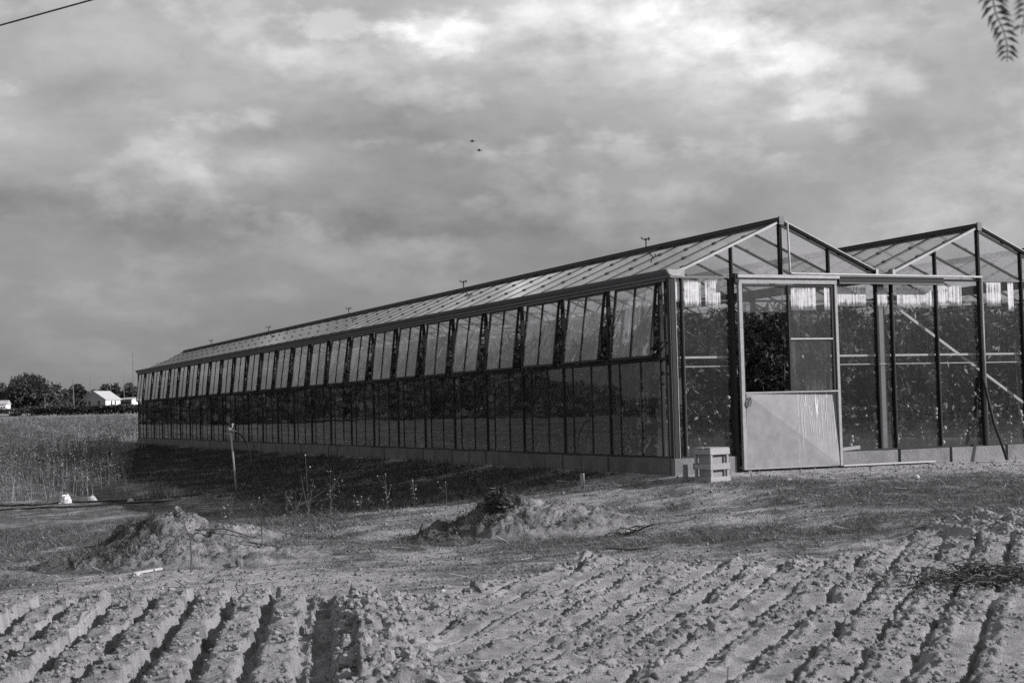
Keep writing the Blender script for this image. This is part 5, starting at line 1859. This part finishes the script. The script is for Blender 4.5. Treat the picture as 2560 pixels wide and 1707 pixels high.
def img_point(dx, dy, D):
    X, Y = dx * 1.0884, dy * 1.0884
    return Vector(CAM + D * (C_F + (X - 1280) / FPX * C_R - (Y - 853.5) / FPX * C_U))


for (dx, dy), lb in (((1085, 325), 'upper of the two small dark birds flying in mid sky'), ((1101, 346), 'lower of the two small dark birds flying in mid sky')):
    pos = img_point(dx, dy, 110)
    b = MB()
    b.ball((0, 0, 0), 0.07, 7, 5, 0, 0, (1.8, 0.9, 0.8)); b.ball((0.14, 0, 0.02), 0.04, 6, 4); b.bar((-0.12, 0, 0), (-0.24, 0, 0.0), 0.09, 0.02)
    bird = tag(link('bird', b.mesh('bird', M['bird'], True), None, pos, (0, 0, rt + 3.0)), lb, 'bird', 'birds in the sky')
    for s in (-1, 1):
        w_ = MB()
        w_.poly([(0.07, s * 0.03, 0.02), (0.05, s * 0.17, 0.09), (-0.02, s * 0.36, 0.05), (-0.08, s * 0.17, 0.07), (-0.07, s * 0.03, 0.01),
                 (0.07, s * 0.03, 0.012), (0.05, s * 0.17, 0.08), (-0.02, s * 0.36, 0.045), (-0.08, s * 0.17, 0.06), (-0.07, s * 0.03, 0.0)],
                [(0, 1, 2, 3, 4), (9, 8, 7, 6, 5)] + [(i, i + 5, (i + 1) % 5 + 5, (i + 1) % 5) for i in range(5)])
        part('wing', w_, M['bird'], bird)


def frond(zx, label, D, base_up):
    """hanging compound leaf: rachis and paired leaflets; zx = image polyline of the rachis (full-picture pixels)"""
    P = [img_point(a / 1.0884, c / 1.0884, D) for a, c in zx]
    t = thing('hanging_frond', label, 'leaf frond', P[0], 0, 'fronds hanging from the pepper tree')
    P = [p - P[0] for p in P]
    b = MB(); b.tube(P, 0.0022, 5, 0, 0.0012); part('rachis', b, M['bark'], t)
    px = D / FPX
    rv, uv, fv = Vector(C_R), Vector(C_U), Vector(C_F)
    # resample
    seg = []
    for a, c in zip(P[:-1], P[1:]):
        n = max(1, int((c - a).length / (14 * px)))
        for k in range(n): seg.append((a + (c - a) * (k / n), (c - a).normalized()))
    for i, (p, d) in enumerate(seg):
        f = i / len(seg)
        ln = (52 - 22 * f) * px if f < 0.9 else 22 * px
        for s in (-1, 1):
            side = (rv * s - d * (rv * s).dot(d)).normalized()
            q = p + side * ln * 0.80 + d * ln * 0.62 + fv * random.uniform(-0.4, 0.4) * ln * 0.5
            m_ = p + side * ln * 0.45 + d * ln * 0.20
            w = d * ln * 0.17
            nrm = fv * 0.0006
            vs = [p, m_ - w, q, m_ + w]
            b = MB(); b.poly([v + nrm for v in vs] + [v - nrm for v in vs], [(0, 1, 2, 3), (7, 6, 5, 4), (0, 4, 5, 1), (1, 5, 6, 2), (2, 6, 7, 3), (3, 7, 4, 0)])
            part('leaflet', b, M['bark'], t)
    return t


z8 = lambda a, c: (1800 + a / 3.095, c / 3.095)
frond([z8(2105, -160), z8(2110, -10), z8(2130, 100), z8(2195, 240), z8(2222, 350), z8(2222, 480)], 'blurred leaf frond hanging at the top, the longer one left of the cut one', 3.6, 0)
frond([z8(2400, -160), z8(2385, -20), z8(2360, 120), z8(2345, 200), z8(2335, 270)], 'blurred leaf frond cut by the right edge at the top', 3.3, 0)
# the branch they hang from, out of the frame above
A_ = img_point((1800 + 2105 / 3.095) / 1.0884, (-160 / 3.095) / 1.0884, 3.6)
B2 = img_point((1800 + 2400 / 3.095) / 1.0884, (-160 / 3.095) / 1.0884, 3.3)
t = thing('pepper_tree', 'overhanging tree at the right whose fronds hang into the picture', 'tree', (-3.9, -14.2, -0.6))
o_ = Vector((-3.9, -14.2, -0.6))
b = MB()
b.tube([(0, 0, -0.2), (0.05, 0, 1.2), (-0.1, 0.1, 2.6)], 0.16, 8, 0, 0.10)
b.tube([Vector((-0.1, 0.1, 2.5)), (B2 - o_) * 0.45 + Vector((-0.1, 0.1, 2.5)) * 0.55 + Vector((0, 0, 0.25)), B2 - o_ + Vector((0, 0, 0.05)), A_ - o_ + Vector((0, 0, 0.0))], 0.035, 6, 0, 0.004)
part('trunk', b, M['bark'], t)
c = np.array([0.5, -0.4, 3.6]) + rand_dirs(2600) * (rng.random(2600) ** 0.4)[:, None] * np.array([1.3, 1.2, 0.9])
V, Q = leaf_cloud(c, rng.uniform(0.05, 0.10, 2600), rng.uniform(0.012, 0.022, 2600), 0.5)
link('crown', arr_mesh('crown', V, Q, M['leaf'], np.repeat(rng.uniform(0.04, 0.1, 2600), 4)), t)
